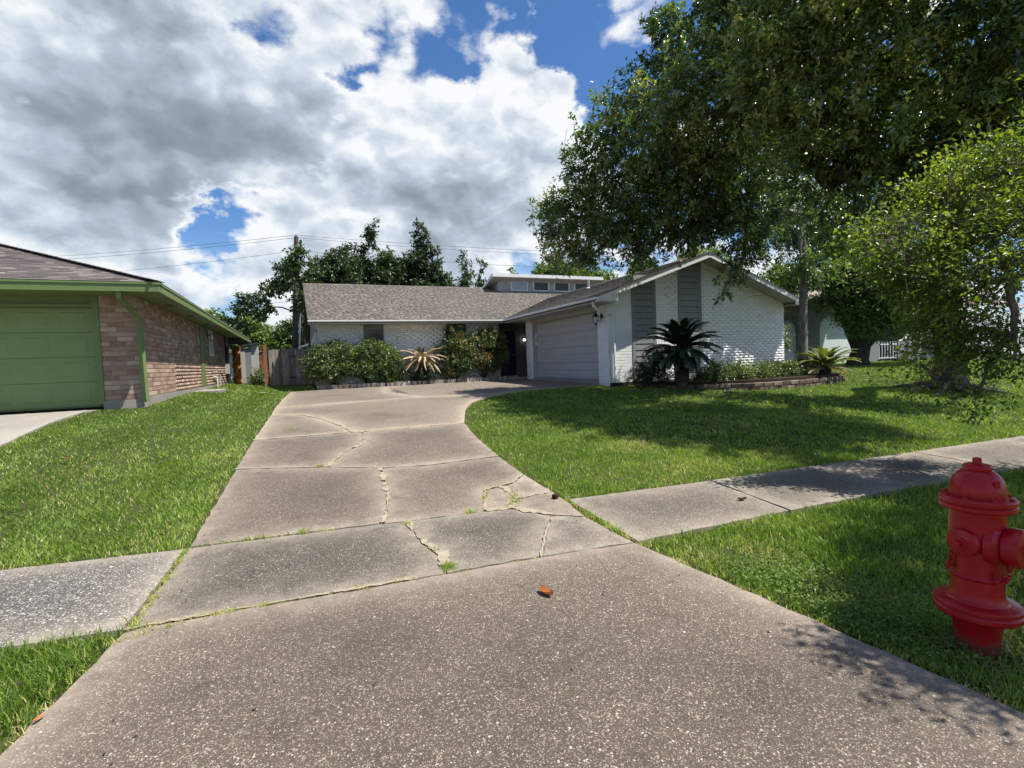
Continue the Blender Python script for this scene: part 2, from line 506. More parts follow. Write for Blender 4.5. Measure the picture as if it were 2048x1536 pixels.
M_OAK = leafy("oak_leaves", [(0.0, (0.0408, 0.0696, 0.0240)), (0.4, (0.0912, 0.1416, 0.0432)), (0.7, (0.1620, 0.2256, 0.0672)), (0.9, (0.2400, 0.3120, 0.0900)), (1.0, (0.4320, 0.3720, 0.1200))], 0.30, 0.26, 0.9, (1.15, 1.45, 0.55))
M_CRAPE = leafy("crape_leaves", [(0.0, (0.045, 0.080, 0.013)), (0.5, (0.125, 0.190, 0.026)), (0.85, (0.23, 0.30, 0.042)), (1.0, (0.33, 0.36, 0.07))], 0.38, 0.42, 0.5)
M_GREENT = leafy("bright_tree_leaves", [(0.0, (0.034, 0.070, 0.014)), (0.5, (0.095, 0.165, 0.034)), (1.0, (0.20, 0.28, 0.07))], 0.3, 0.45, 0.4)
M_DARKT = leafy("dark_tree_leaves", [(0.0, (0.014, 0.030, 0.012)), (0.5, (0.036, 0.066, 0.024)), (1.0, (0.095, 0.145, 0.05))], 0.2, 0.4, 0.5)
M_SHRUB = leafy("shrub_leaves", [(0.0, (0.030, 0.060, 0.018)), (0.5, (0.080, 0.130, 0.036)), (0.85, (0.16, 0.22, 0.065)), (1.0, (0.30, 0.33, 0.16))], 0.26, 0.35, 0.55)
M_ROSE = leafy("rose_leaves", [(0.0, (0.030, 0.055, 0.020)), (0.5, (0.080, 0.120, 0.036)), (0.86, (0.16, 0.20, 0.065)), (0.93, (0.26, 0.14, 0.08)), (1.0, (0.34, 0.15, 0.09))], 0.25, 0.35, 0.55)
M_FROND = leafy("shaded_sago_fronds", [(0.0, (0.010, 0.022, 0.010)), (0.6, (0.022, 0.045, 0.016)), (1.0, (0.05, 0.08, 0.03))], 0.12, 0.32, 0.6)  # near-black greens carry the oak's shade in the frond colour
M_FRONDL = leafy("light_sago_fronds", [(0.0, (0.08, 0.11, 0.035)), (0.6, (0.16, 0.20, 0.06)), (1.0, (0.32, 0.31, 0.15))], 0.3, 0.4, 0.5)
M_DRYFR = leafy("dry_sago_fronds", [(0.0, (0.36, 0.27, 0.15)), (0.5, (0.54, 0.43, 0.27)), (1.0, (0.70, 0.59, 0.42))], 0.2, 0.6, 0.3, (1.1, 1.0, 0.8))
M_GRASS = leafy("grass_blades", [(0.0, (0.0565, 0.1085, 0.0136)), (0.35, (0.1220, 0.2057, 0.0271)), (0.62, (0.2090, 0.3051, 0.0429)), (0.80, (0.3277, 0.3955, 0.0904)), (0.90, (0.4294, 0.3729, 0.1469)), (1.0, (0.6215, 0.5198, 0.2938))], 0.36, 0.5, 0.35, (1.35, 1.5, 0.5), 1.6)
M_WEED = leafy("clover_leaves", [(0.0, (0.05, 0.10, 0.018)), (0.6, (0.10, 0.17, 0.03)), (1.0, (0.18, 0.24, 0.05))], 0.3, 0.45, 0.4)


# ------------------------------------------------------------------ the lie of the land
_Y = np.linspace(-12, 80, 1841)
_prof = [(-12, -.3), (-3, -.06), (0, -.01), (3, 0), (4.5, .03), (6, .13), (8, .29), (10, .43), (12.5, .58), (15, .65), (19, .69), (26, .73), (80, .75)]
_Z = np.interp(_Y, [a for a, b in _prof], [b for a, b in _prof])
_w = np.exp(-np.linspace(-2, 2, 25) ** 2)
_Z = np.convolve(np.pad(_Z, 12, mode="edge"), _w / _w.sum(), "valid")


def _sm(a, b, x):
    t = np.clip((x - a) / (b - a), 0, 1)
    return t * t * (3 - 2 * t)


def hgt(X, Y):
    """Finished height of lawn and paving: rises from the street to the houses, a little more to the neighbour at the green garage."""
    return np.interp(Y, _Y, _Z) + 0.2 * _sm(-1.0, -3.0, X) * _sm(5, 12, Y)


def inside(poly, X, Y):
    p = np.asarray(poly, float)
    r = np.zeros(X.shape, bool)
    j = len(p) - 1
    for i in range(len(p)):
        (xi, yi), (xj, yj) = p[i], p[j]
        c = (yi > Y) != (yj > Y)
        if yi != yj:
            r ^= c & (X < (xj - xi) * (Y - yi) / (yj - yi) + xi)
        j = i
    return r


def edge_dist(poly, X, Y):
    p = np.asarray(poly, float)
    best = np.full(X.shape, 1e9)
    for i in range(len(p)):
        a, b = p[i - 1], p[i]
        ab = b - a
        t = np.clip(((X - a[0]) * ab[0] + (Y - a[1]) * ab[1]) / max(ab @ ab, 1e-9), 0, 1)
        best = np.minimum(best, np.hypot(X - a[0] - t * ab[0], Y - a[1] - t * ab[1]))
    return best


# ground sheet, out to the horizon
def lines(lo, hi, step, far):
    a = list(np.arange(lo, hi + 1e-6, step))
    out, s = [], step
    while (out[-1] if out else hi) < far:
        s *= 1.35
        out.append((out[-1] if out else hi) + s)
    inn, s = [], step
    while (inn[-1] if inn else lo) > -far:
        s *= 1.35
        inn.append((inn[-1] if inn else lo) - s)
    return np.array(inn[::-1] + a + out)


gx, gy = lines(-8, 22, 0.3, 700), lines(-3, 24, 0.3, 700)
GX, GY = np.meshgrid(gx, gy)
GZ = hgt(GX, GY) - 0.035
nx, ny = len(gx), len(gy)
idx = np.arange(nx * ny).reshape(ny, nx)
GF = np.stack([idx[:-1, :-1], idx[:-1, 1:], idx[1:, 1:], idx[1:, :-1]], -1).reshape(-1, 4)
m, k = material("turf_soil")
p = wpos(k)
na, nb = k.noise(p, 1.1, 5, 0.6), k.noise(p, 28, 5, 0.7)
c = k.mix(k.smooth(na, 0.3, 0.7), (0.034, 0.052, 0.014), (0.052, 0.066, 0.020))
c = k.mix(k.smooth(nb, 0.45, 0.75), c, (0.060, 0.050, 0.026))
finish(m, k, c, 0.95, nb, 0.6, 0.02, 0.1)
M_TURF = m
tag(link("ground", mesh_np("ground", np.stack([GX, GY, GZ], -1).reshape(-1, 3), GF, smooth=True), M_TURF), kind="structure")

# ------------------------------------------------------------------ paving, slab by slab between its joints and cracks
PAVED = []


def slab(name, poly, mat, parent, gap=0.008, tone=0.5, lift=0.0, cell=0.22, rough_edge=0.0):
    P = [Vector((x, y)) for x, y in poly]
    n = len(P)
    area = sum(P[i - 1].x * P[i].y - P[i].x * P[i - 1].y for i in range(n)) / 2
    sg = 1 if area > 0 else -1
    Q = []
    for i in range(n):
        e0, e1 = (P[i] - P[i - 1]).normalized(), (P[(i + 1) % n] - P[i]).normalized()
        n0, n1 = Vector((-e0.y, e0.x)) * sg, Vector((-e1.y, e1.x)) * sg
        b = (n0 + n1)
        b = b / max(b.length_squared, 0.3) * 2
        Q.append(P[i] + b * gap)
    # crumbly edge: extra points between the corners
    fine = []
    rr = random.Random(int(1000 * abs(P[0].x) + 10 * abs(P[0].y)))
    for i in range(n):
        a, b = Q[i], Q[(i + 1) % n]
        L = (b - a).length
        ns = max(1, int(L / 0.09))
        for q in range(ns):
            u = a.lerp(b, q / ns)
            j = rough_edge if q else rough_edge * 0.3
            fine.append(u + Vector((rr.uniform(-j, j), rr.uniform(-j, j))))
    PAVED.append([(q.x, q.y) for q in P])
    bm = bmesh.new()
    f = bm.faces.new([bm.verts.new((q.x, q.y, 0)) for q in (fine if sg > 0 else fine[::-1])])
    bmesh.ops.triangulate(bm, faces=[f])
    xs, ys = [q.x for q in Q], [q.y for q in Q]
    for ax, (lo, hi) in enumerate(((min(xs), max(xs)), (min(ys), max(ys)))):
        st = max(cell, (hi - lo) / 40)
        t = lo + st
        while t < hi - 0.02:
            co = (t, 0, 0) if ax == 0 else (0, t, 0)
            no = (1, 0, 0) if ax == 0 else (0, 1, 0)
            bmesh.ops.bisect_plane(bm, geom=bm.verts[:] + bm.edges[:] + bm.faces[:], plane_co=co, plane_no=no, dist=1e-5)
            t += st
    bm.normal_update()
    tx, ty = rr.uniform(-0.001, 0.001), rr.uniform(-0.001, 0.001)
    cx, cy = sum(xs) / n, sum(ys) / n
    dz = rr.uniform(-0.002, 0.002) + lift
    co = np.array([v.co[:] for v in bm.verts])
    ed = edge_dist([(q.x, q.y) for q in Q], co[:, 0], co[:, 1])
    lay = bm.verts.layers.float.new("edge")
    zz = hgt(co[:, 0], co[:, 1]) + dz + (co[:, 0] - cx) * tx + (co[:, 1] - cy) * ty
    zz = zz - 0.007 * np.exp(-ed / 0.012)
    for v, z, e in zip(bm.verts, zz, ed):
        v.co.z = z
        v[lay] = math.exp(-e / 0.17)
    top = bm.faces[:]
    ret = bmesh.ops.extrude_face_region(bm, geom=top)
    for g in ret["geom"]:
        if isinstance(g, bmesh.types.BMVert):
            g.co.z -= 0.1
    bmesh.ops.recalc_face_normals(bm, faces=bm.faces[:])
    me = bpy.data.meshes.new(name)
    bm.to_mesh(me)
    bm.free()
    a = me.attributes.new("tone", "FLOAT", "FACE")
    a.data.foreach_set("value", np.full(len(me.polygons), tone, np.float32))
    return link(name, me, mat, parent)


def paving(name, loc=(0, 0, 0)):
    o = bpy.data.objects.new(name, None)
    o.empty_display_size = 0.2
    o.location = loc
    COL.objects.link(o)
    return tag(o, kind="structure")


drive = paving("driveway")
a0, a1, a2, a3, a4 = (-.96, 3.34), (-.23, 3.3), (.83, 3.22), (1.52, 3.18), (2.28, 3.09)
b0, b1, b2, b3, b3b, b4 = (-.88, 4.6), (-.37, 4.55), (.2, 4.49), (.6, 4.45), (.81, 4.4), (1.53, 4.34)
x01 = [(.9, 3.56), (.84, 3.77), (.8, 4.05)]
x12 = [(.69, 4.76), (.77, 5.16), (.81, 5.67)]
x23 = [(.5, 7.25), (.85, 7.77)]
x34 = [(.6, 9.42), (.32, 10.37), (-.03, 11.04)]
SL = [
    ([(-1.5, -1.2), (2.62, -1.2), (2.48, .96), (2.42, 1.7), a4, a3, a2, a1, a0, (-1.12, 2.46)], M_DRIVE, 0.52),
    ([a0, a1, a2, *x01, b3b, b3, b2, b1, b0], M_CROSS, 0.42),
    ([a2, a3, (1.74, 3.55), (2.02, 3.95), (1.76, 4.3), b4, b3b, *x01[::-1]], M_CROSS, 0.5),
    ([a3, a4, (2.25, 3.78), (2.02, 3.95), (1.74, 3.55)], M_CROSS, 0.6),
    ([b4, (1.78, 4.3), (1.93, 4.55), (1.95, 4.98), (1.74, 4.95)], M_DRIVE, 0.8),
    ([(1.95, 4.98), (1.93, 4.55), (2.37, 4.6), (2.37, 5.34), (2.1, 5.06)], M_DRIVE, 0.95),
    ([(1.78, 4.3), (2.02, 3.95), (2.25, 3.78), (2.33, 4.15), (2.37, 4.6), (1.93, 4.55)], M_DRIVE, 0.85),
    ([b0, b1, b2, b3, *x12, (.86, 6.3), (.28, 6.62), (-.79, 7.0)], M_DRIVE, 0.45),
    ([b3, b3b, b4, (1.74, 4.95), (2.1, 5.06), (2.37, 5.34), (2.41, 6.22), (1.43, 6.18), (.86, 6.3), *x12[::-1]], M_DRIVE, 0.5),
    ([(-.79, 7.0), (.28, 6.62), *x23, (.91, 8.63), (.77, 8.65), (-.72, 8.7)], M_DRIVE, 0.5),
    ([(.28, 6.62), (.86, 6.3), (1.43, 6.18), (2.41, 6.22), (2.53, 7.55), (2.7, 8.62), (.91, 8.63), *x23[::-1]], M_DRIVE, 0.62),
    ([(-.72, 8.7), (.77, 8.65), *x34, (-.58, 11.3)], M_DRIVEF, 0.48),
    ([(.77, 8.65), (.91, 8.63), (2.7, 8.62), (2.96, 9.4), (3.28, 10.3), (3.75, 11.2), (4.25, 11.75), (4.75, 12.3), (2.8, 12.75), (1.2, 12.6), (-.55, 12.4), (-.58, 11.3), *x34[::-1]], M_DRIVEF, 0.62),
    ([(-.55, 12.4), (1.2, 12.6), (2.8, 12.75), (2.3, 15), (2.9, 18.42), (.5, 18.35), (-.3, 18.3)], M_DRIVEF, 0.52),
    ([(2.8, 12.75), (4.75, 12.3), (5.6, 12.72), (6.6, 12.98), (7.6, 13.05), (8.4, 13.0), (8.66, 13.0), (8.66, 17.9), (8.42, 18.72), (2.9, 18.42), (2.3, 15)], M_DRIVEF, 0.66),
]
for poly, mat, tone in SL:
    slab("slab", poly, mat, drive, 0.012, tone, rough_edge=0.009)

_n = len(PAVED)
slab("bedding", [(-1.1, -1.1), (2.45, -1.1), (2.40, .96), (2.36, 1.7), (2.26, 3.1), (2.33, 4.3), (2.36, 6.2), (2.5, 7.6), (2.66, 8.6), (2.92, 9.4), (3.25, 10.3), (3.72, 11.2), (4.7, 12.2), (5.6, 12.6), (6.6, 12.9), (8.5, 13.0), (8.5, 18.6), (-.25, 18.2), (-.52, 12.4), (-.7, 8.7), (-.76, 7), (-.85, 4.6), (-.93, 3.3), (-1.05, 2.4)], M_SAND, drive, 0.0, 0.5, lift=-.017, cell=.6)
del PAVED[_n:]

def sand(path, w0, w1, seed):
    """Windblown sand and old filler lying along a crack, ragged at both sides."""
    r = random.Random(seed)
    P = []
    for (xa, ya), (xb, yb) in zip(path[:-1], path[1:]):
        n = max(2, int(math.hypot(xb - xa, yb - ya) / .035))
        P += [Vector((xa + (xb - xa) * i / n + r.uniform(-.008, .008), ya + (yb - ya) * i / n + r.uniform(-.008, .008))) for i in range(n)]
    P.append(Vector(path[-1]))
    mb = MB()
    L, Rr = [], []
    wv = r.uniform(w0, w1)
    for i, q in enumerate(P):
        t = (P[min(i + 1, len(P) - 1)] - P[max(i - 1, 0)]).normalized()
        wv = min(max(wv + r.uniform(-.4, .4) * (w1 - w0), w0 * .4), w1)
        for lst, sg in ((L, 1), (Rr, -1)):
            o = q + Vector((-t.y, t.x)) * sg * wv * r.uniform(.3, .7)
            lst.append((o.x, o.y, float(hgt(np.array(o.x), np.array(o.y))) + .0075 - (.004 if i % 3 else 0)))
    gaps = 0
    for i in range(len(P) - 1):
        gaps = gaps - 1 if gaps > 0 else (r.randint(1, 3) if r.random() < .05 else 0)
        if not gaps:
            mb.quad(L[i], Rr[i], Rr[i + 1], L[i + 1], tone=r.uniform(.2, .8))
    return tag(mb.build("crack_sand", M_SAND, drive), kind="stuff")


for i, (path, w0, w1) in enumerate([([a2, *x01, b3b], .02, .075), ([b3, *x12, (.86, 6.3)], .02, .07), ([(.28, 6.62), *x23, (.91, 8.63)], .02, .07), ([(.77, 8.65), *x34], .015, .06), ([a3, (1.74, 3.55), (2.02, 3.95)], .008, .03),
                                    ([(2.02, 3.95), (1.78, 4.3), (1.93, 4.55), (1.95, 4.98)], .03, .11), ([b4, (1.74, 4.95), (2.1, 5.06), (2.34, 5.3)], .01, .04), ([b4, (1.76, 4.3)], .03, .08), ([(1.93, 4.55), (2.33, 4.6)], .02, .08),
                                    ([(-.79, 7.0), (.28, 6.62), (.86, 6.3), (1.43, 6.18), (2.38, 6.22)], .012, .04), ([(-.72, 8.7), (.77, 8.65), (2.66, 8.62)], .015, .05), ([a0, a1, (.6, 3.24)], .008, .03), ([(-.5, 12.4), (1.2, 12.6), (2.8, 12.75), (4.7, 12.3)], .015, .05)]):
    sand(path, w0, w1, i)

walk = paving("sidewalk")
slab("slab", [(-2.3, 3.52), a0, b0, (-2.3, 4.78)], M_WALKL, walk, 0.02, 0.5, rough_edge=0.006)
slab("slab", [(-3.9, 3.72), (-2.3, 3.52), (-2.3, 4.78), (-3.9, 5.0)], M_WALKL, walk, 0.012, 0.5, rough_edge=0.006)
jn = [((2.30, 3.09), (2.37, 4.31)), ((3.92, 3.06), (4.09, 4.17)), ((5.52, 3.0), (5.7, 4.07)), ((7.2, 2.9), (7.4, 3.97)), ((8.9, 2.8), (9.1, 3.88)), ((10.7, 2.7), (10.9, 3.78)), ((12.6, 2.6), (12.8, 3.7)), ((14.6, 2.5), (14.8, 3.6)), ((16.6, 2.4), (16.8, 3.5))]
for i, ((p0, q0), (p1, q1)) in enumerate(zip(jn[:-1], jn[1:])):
    slab("slab", [p0, p1, q1, q0], M_WALK, walk, 0.010 if i else 0.012, 0.5 + 0.08 * math.sin(i * 2.3), rough_edge=0.006)

ndrive = paving("neighbor_driveway")
slab("slab", [(-9, 9.5), (-3.9, 9.4), (-3.94, 10.9), (-3.87, 12.2), (-3.66, 12.42), (-9, 12.42)], M_PALE, ndrive, 0.006, 0.5)
slab("slab", [(-9, 5.2), (-4.1, 5.2), (-3.9, 9.4), (-9, 9.5)], M_PALE, ndrive, 0.006, 0.46)

road = MB()
road.span((-200, -9, -0.5), (200, -1.6, -0.16))
tag(road.build("road", concrete("street_concrete", (0.26, 0.25, 0.23), STONES, 0.2, 80, 0.5)), kind="structure")

# beds
def sheet(name, poly, dz, mat, z=None):
    P = [(x, y, (float(hgt(np.array(x), np.array(y))) if z is None else z) + dz) for x, y in poly]
    PAVED.append(poly)
    return tag(MB().prism(P, (0, 0, -0.15)).build(name, mat), kind="structure")


m, k = material("dark_mulch")
p = wpos(k)
nb = k.noise(p, 45, 5, 0.7)
M_MULCH = finish(m, k, k.mix(k.smooth(nb, 0.35, 0.7), (0.018, 0.013, 0.010), (0.085, 0.062, 0.045)), 0.95, nb, 0.9, 0.03, 0.1)
sheet("planting_bed", [(.55, 18.5), (7.7, 18.78), (8.3, 18.85), (8.3, 19.4), (.5, 19.4)], 0.045, M_MULCH)
RET = [(9.15, 12.35), (9.30, 11.75), (9.55, 10.95), (9.95, 10.43), (11.1, 9.92), (12.0, 9.76), (12.9, 9.75), (14.3, 9.88), (15.4, 10.25), (16.1, 10.85), (16.3, 11.6)]
sheet("raised_bed", RET + [(16.2, 12.5), (8.46, 12.5), (8.46, 12.32)], 0.0, M_MULCH, 0.66)
PAVED.append([(8.45, 12.4), (15.8, 12.4), (15.8, 26), (8.45, 26)])
PAVED.append([(-12, 12.4), (-2.98, 12.4), (-2.98, 31), (-12, 31)])
PAVED.append([(0.5, 19.3), (9, 19.3), (9, 26), (0.5, 26)])


# ------------------------------------------------------------------ bricks and shingles laid one by one
EYEV = Vector((0, 0, EYE))


class Courses:
    """Collects single pieces; lay() makes the nearest ones objects that share a few meshes and joins the others into one part."""

    def __init__(s, name, rest, size, mat, dims, variants=7, chamfer=0.0, endj=0.003):
        s.name, s.rest, s.mat, s.items = name, rest, mat, []
        s.dims, s.variants, s.chamfer, s.endj = dims, variants, chamfer, endj
        s.rr = random.Random(size)

    def unit(s):
        """Piece in its own axes: x along, y outwards is -y, z up; unit length and height, real depth."""
        d, e = s.dims[2], s.chamfer
        V = [(-.5, 0, -.5), (.5, 0, -.5), (.5, 0, .5), (-.5, 0, .5),
             (-.5, -d, -.5 + e / s.dims[1]), (.5, -d, -.5 + e / s.dims[1]),
             (.5, -d, .5 - e / s.dims[1]), (-.5, -d, .5 - e / s.dims[1])]
        F = [(4, 5, 6, 7), (0, 1, 5, 4), (1, 2, 6, 5), (2, 3, 7, 6), (3, 0, 4, 7)]
        return V, F

    def put(s, mw, L, H, parent, tone=None):
        s.items.append((mw, L, H, parent, s.rr.random() if tone is None else tone))

    def field(s, parent, org, ang, W, z0, z1, holes=(), top=None, soldier=False, joint=0.011, tone=None):
        """Running bond on a vertical face: org its lower start, ang the direction of its run; outward is to the right of the run... -y of its axes."""
        rot = Matrix.Rotation(ang, 4, "Z")
        L0, H0 = (s.dims[1], s.dims[0]) if soldier else (s.dims[0], s.dims[1])
        rows = max(1, int(round((z1 - z0) / H0)))
        for r in range(rows):
            za = z0 + r * H0
            zm = za + H0 / 2
            lo, hi = 0.0, W
            if top is not None:
                lo, hi = top(zm + H0 * 0.3)
                lo, hi = max(lo, 0), min(hi, W)
            free = [(lo, hi)] if hi > lo else []
            for (u0, u1, h0, h1) in holes:
                if h0 < zm < h1:
                    free = [q for a, b in free for q in ((a, min(b, u0)), (max(a, u1), b)) if q[1] - q[0] > 0.03]
            off = -(r % 2) * L0 / 2
            for a, b in free:
                k = math.floor((a - off) / L0)
                while off + k * L0 < b:
                    u0, u1 = max(a, off + k * L0), min(b, off + (k + 1) * L0)
                    k += 1
                    if u1 - u0 < 0.025:
                        continue
                    mw = Matrix.Translation(Vector(org)) @ rot @ Matrix.Translation(((u0 + u1) / 2, -s.rr.uniform(-0.0012, 0.0016), zm - org[2])) @ Matrix.Rotation(s.rr.uniform(-0.006, 0.006), 4, "Y")
                    s.put(mw, u1 - u0 - s.endj, H0 - joint, parent, None if tone is None else tone(s.rr))

    def slope(s, parent, org, u, v, poly, expo, tab, lift=0.011):
        """Overlapping shingles on a slope: u along the eave, v up the slope, poly the roof's outline in (u, v)."""
        u, v = Vector(u).normalized(), Vector(v).normalized()
        n = u.cross(v)
        if n.z < 0:
            n = -n
        vmax = max(q[1] for q in poly)
        rows = int(vmax / expo)
        tilt = lift / expo
        for r in range(rows):
            vm = (r + 0.5) * expo
            xs = []
            for i in range(len(poly)):
                (ua, va), (ub, vb) = poly[i - 1], poly[i]
                if (va > vm) != (vb > vm):
                    xs.append(ua + (vm - va) / (vb - va) * (ub - ua))
            xs.sort()
            for a, b in zip(xs[::2], xs[1::2]):
                c = a - s.rr.uniform(0, tab)
                while c < b:
                    ln = tab * s.rr.choice((0.5, 0.75, 1.0, 1.0, 1.3))
                    u0, u1 = max(a, c), min(b, c + ln)
                    c += ln
                    if u1 - u0 < 0.03:
                        continue
                    ctr = Vector(org) + u * (u0 + u1) / 2 + v * vm + n * (lift * 0.5 + s.rr.uniform(0, 0.003))
                    vv = (v - n * tilt).normalized()
                    nn = u.cross(vv)
                    if nn.z < 0:
                        nn = -nn
                    y = -nn                       # outwards is -y
                    z = vv if u.cross(vv).dot(nn) > 0 else vv
                    x = y.cross(z)
                    mw = Matrix((x, y, z)).transposed().to_4x4()
                    mw.translation = ctr
                    s.put(mw, u1 - u0 - 0.006, expo * 1.04, parent)

    def lay(s, budget, rest_parent):
        V, F = s.unit()
        s.items.sort(key=lambda it: (it[0].translation - EYEV).length)
        # only what the camera's side can show counts for the budget
        def seen(it):
            q = it[0].translation - EYEV
            z = q.dot(cF)
            return z > 0.1 and abs(q.dot(cR) / z) < 1.03 and abs(q.dot(cU) / z) < 0.78
        near = [it for it in s.items if seen(it)][:budget]
        ids = {id(it) for it in near}
        meshes = []
        for i in range(s.variants):
            b = MB().add(V, F, (i + 0.5) / s.variants)
            me = b.mesh(s.name)
            me.materials.append(s.mat)
            meshes.append(me)
        for mw, L, H, parent, t in near:
            o = bpy.data.objects.new(s.name, meshes[min(int(t * s.variants), s.variants - 1)])
            COL.objects.link(o)
            o.parent = parent
            if parent.parent is None and parent.type == "EMPTY":
                o.matrix_parent_inverse = Matrix.Translation(-parent.location)
            o.matrix_basis = mw @ Matrix.Diagonal((L, 1, H, 1))
        rest = [it for it in s.items if id(it) not in ids]
        if rest:
            Va = np.array(V)
            allV = np.empty((len(rest), 8, 3), np.float32)
            for i, (mw, L, H, _p, t) in enumerate(rest):
                A = np.array(mw)
                allV[i] = (Va * (L, 1, H)) @ A[:3, :3].T + A[:3, 3]
            Fa = (np.array(F)[None] + 8 * np.arange(len(rest))[:, None, None]).reshape(-1, 4)
            o = link(s.rest, mesh_np(s.rest, allV.reshape(-1, 3), Fa, np.repeat([it[4] for it in rest], len(F))), s.mat, rest_parent)
            o["kind"] = "stuff"


# ================================================================== the white brick house
house = thing("brick_house", "single storey white painted brick house with taupe shingle roof and grey garage door", "house", (11.9, 18.0, 0.65))
PITCH_R = 0.346


def zmain(y):
    return 3.12 + PITCH_R * (y - 18.75)


def zgar(x):
    return 3.12 + PITCH_R * (4.15 - abs(x - 11.9))


YG = 12.51
gp = [(8.45, .5), (15.78, .5), (15.78, zgar(15.78) - .11), (11.9, zgar(11.9) - .11), (8.45, zgar(8.45) - .11)]
wallb = MB()
wallb.prism([(x, YG, z) for x, z in gp], (0, .2, 0))
wallb.span((15.58, YG + .2, .5), (15.78, 25, 3.2))
wall = wallb.build("wall", M_WMORTAR, house)
piers = [MB().span((8.45, ya, .5), (8.95, yb, 3.06)).build("pier", M_WMORTAR, house) for ya, yb in ((YG + .2, 13.06), (17.75, 18.3))]
wallb = MB()
for xa, xb, zt in ((.7, 2.28, 3.08), (2.28, 3.02, 1.25), (3.02, 5.46, 3.08), (5.46, 6.29, 1.25), (6.29, 7.7, 3.08)):
    wallb.span((xa, 19.35, .5), (xb, 19.55, zt))
wallb.span((.7, 19.55, .5), (.9, 31, 3.08)).span((7.5, 19.55, .5), (7.7, 20.5, 3.08))
fwall = wallb.build("wall", M_WMORTAR, house)

br = Courses("brick", "brickwork", 5, M_WBRICK, (0.26, 0.0885, 0.008), 5, 0.003, -0.0006)
strips = [(9.30, 10.20), (11.09, 12.03)]
br.field(wall, (8.45, YG, .60), 0, 7.33, .60, 4.5,
         [(a - 8.45, b - 8.45, 0, 9) for a, b in strips],
         lambda z: (((z + .13) - 3.12) / PITCH_R + 7.75 - 8.45, 16.05 - ((z + .13) - 3.12) / PITCH_R - 8.45))
br.field(piers[0], (8.45, 13.06, .66), -math.pi / 2, .55, .66, 3.05)
br.field(piers[1], (8.45, 18.3, .66), -math.pi / 2, .55, .66, 3.05)
br.field(fwall, (.7, 19.35, .66), 0, 7.0, .66, 2.83, [(1.58, 2.32, 1.2, 9), (4.76, 5.59, 1.2, 9)])
br.field(fwall, (.7, 19.35, 2.84), 0, 7.0, 2.84, 3.04, [(1.58, 2.32, 1.2, 9), (4.76, 5.59, 1.2, 9)], soldier=True)
br.lay(300, wall)

# entry recess
eb = MB()
eb.span((7.7, 20.5, .6), (8.14, 20.6, 3.05)).span((8.96, 20.5, .6), (10.2, 20.6, 3.05)).span((8.14, 20.5, 2.8), (8.96, 20.6, 3.05))
eb.span((8.95, 18.2, .6), (10.2, 18.3, 3.05)).span((10.2, 18.2, .6), (10.3, 20.6, 3.05))
for i in range(9):
    eb.span((9.0 + i * .13, 20.485, .75), (9.02 + i * .13, 20.5, 3.0), 0.3)
eb.span((7.7, 18.75, 3.0), (10.3, 20.6, 3.05))
eb.build("entry_wall", M_SIDING, house)
eb = MB()
eb.span((7.7, 18.72, .5), (10.2, 20.5, .76))
eb.build("porch_slab", M_PALE, house)
db = MB()
db.span((8.17, 20.53, .78), (8.93, 20.57, 2.78))
for z0, z1 in ((.95, 1.5), (1.62, 2.1), (2.2, 2.65)):
    for x0 in (8.25, 8.58):
        db.span((x0, 20.515, z0), (x0 + .27, 20.53, z1), 0.6)
door = db.build("door", M_NAVY, house)
MB().lathe([(0.0, 0), (.028, .01), (.03, .03), (.0, .05)], (8.86, 20.53, 1.72), (0, -1, 0), 12).build("door_knob", M_TRIMG, door)
db = MB()
db.span((8.13, 20.48, .76), (8.17, 20.56, 2.84)).span((8.93, 20.48, .76), (8.97, 20.56, 2.84)).span((8.13, 20.48, 2.8), (8.97, 20.56, 2.84))
db.build("door_frame", M_SIDING, house)

# windows of the front
for x0, x1 in ((2.28, 3.02), (5.46, 6.29)):
    fb = MB()
    fb.span((x0, 19.37, 2.86), (x1, 19.43, 3.06), 0.5)
    for a, b in (((x0, 19.38, 1.25), (x0 + .035, 19.44, 2.86)), ((x1 - .035, 19.38, 1.25), (x1, 19.44, 2.86)), ((x0, 19.38, 1.25), (x1, 19.44, 1.29)), ((x0, 19.39, 2.36), (x1, 19.43, 2.395))):
        fb.span(a, b, 0.45)
    win = fb.build("window", M_SIDING, house)
    MB().span((x0 + .035, 19.425, 1.29), (x1 - .035, 19.44, 2.86)).build("window_pane", M_GLASS, win)
    sb = MB()
    for i in range(7):
        sb.span((x0 + .04, 19.41, 2.42 + i * .062), (x1 - .04, 19.42, 2.455 + i * .062), 0.4)
    sb.build("blind", M_DARK, win)

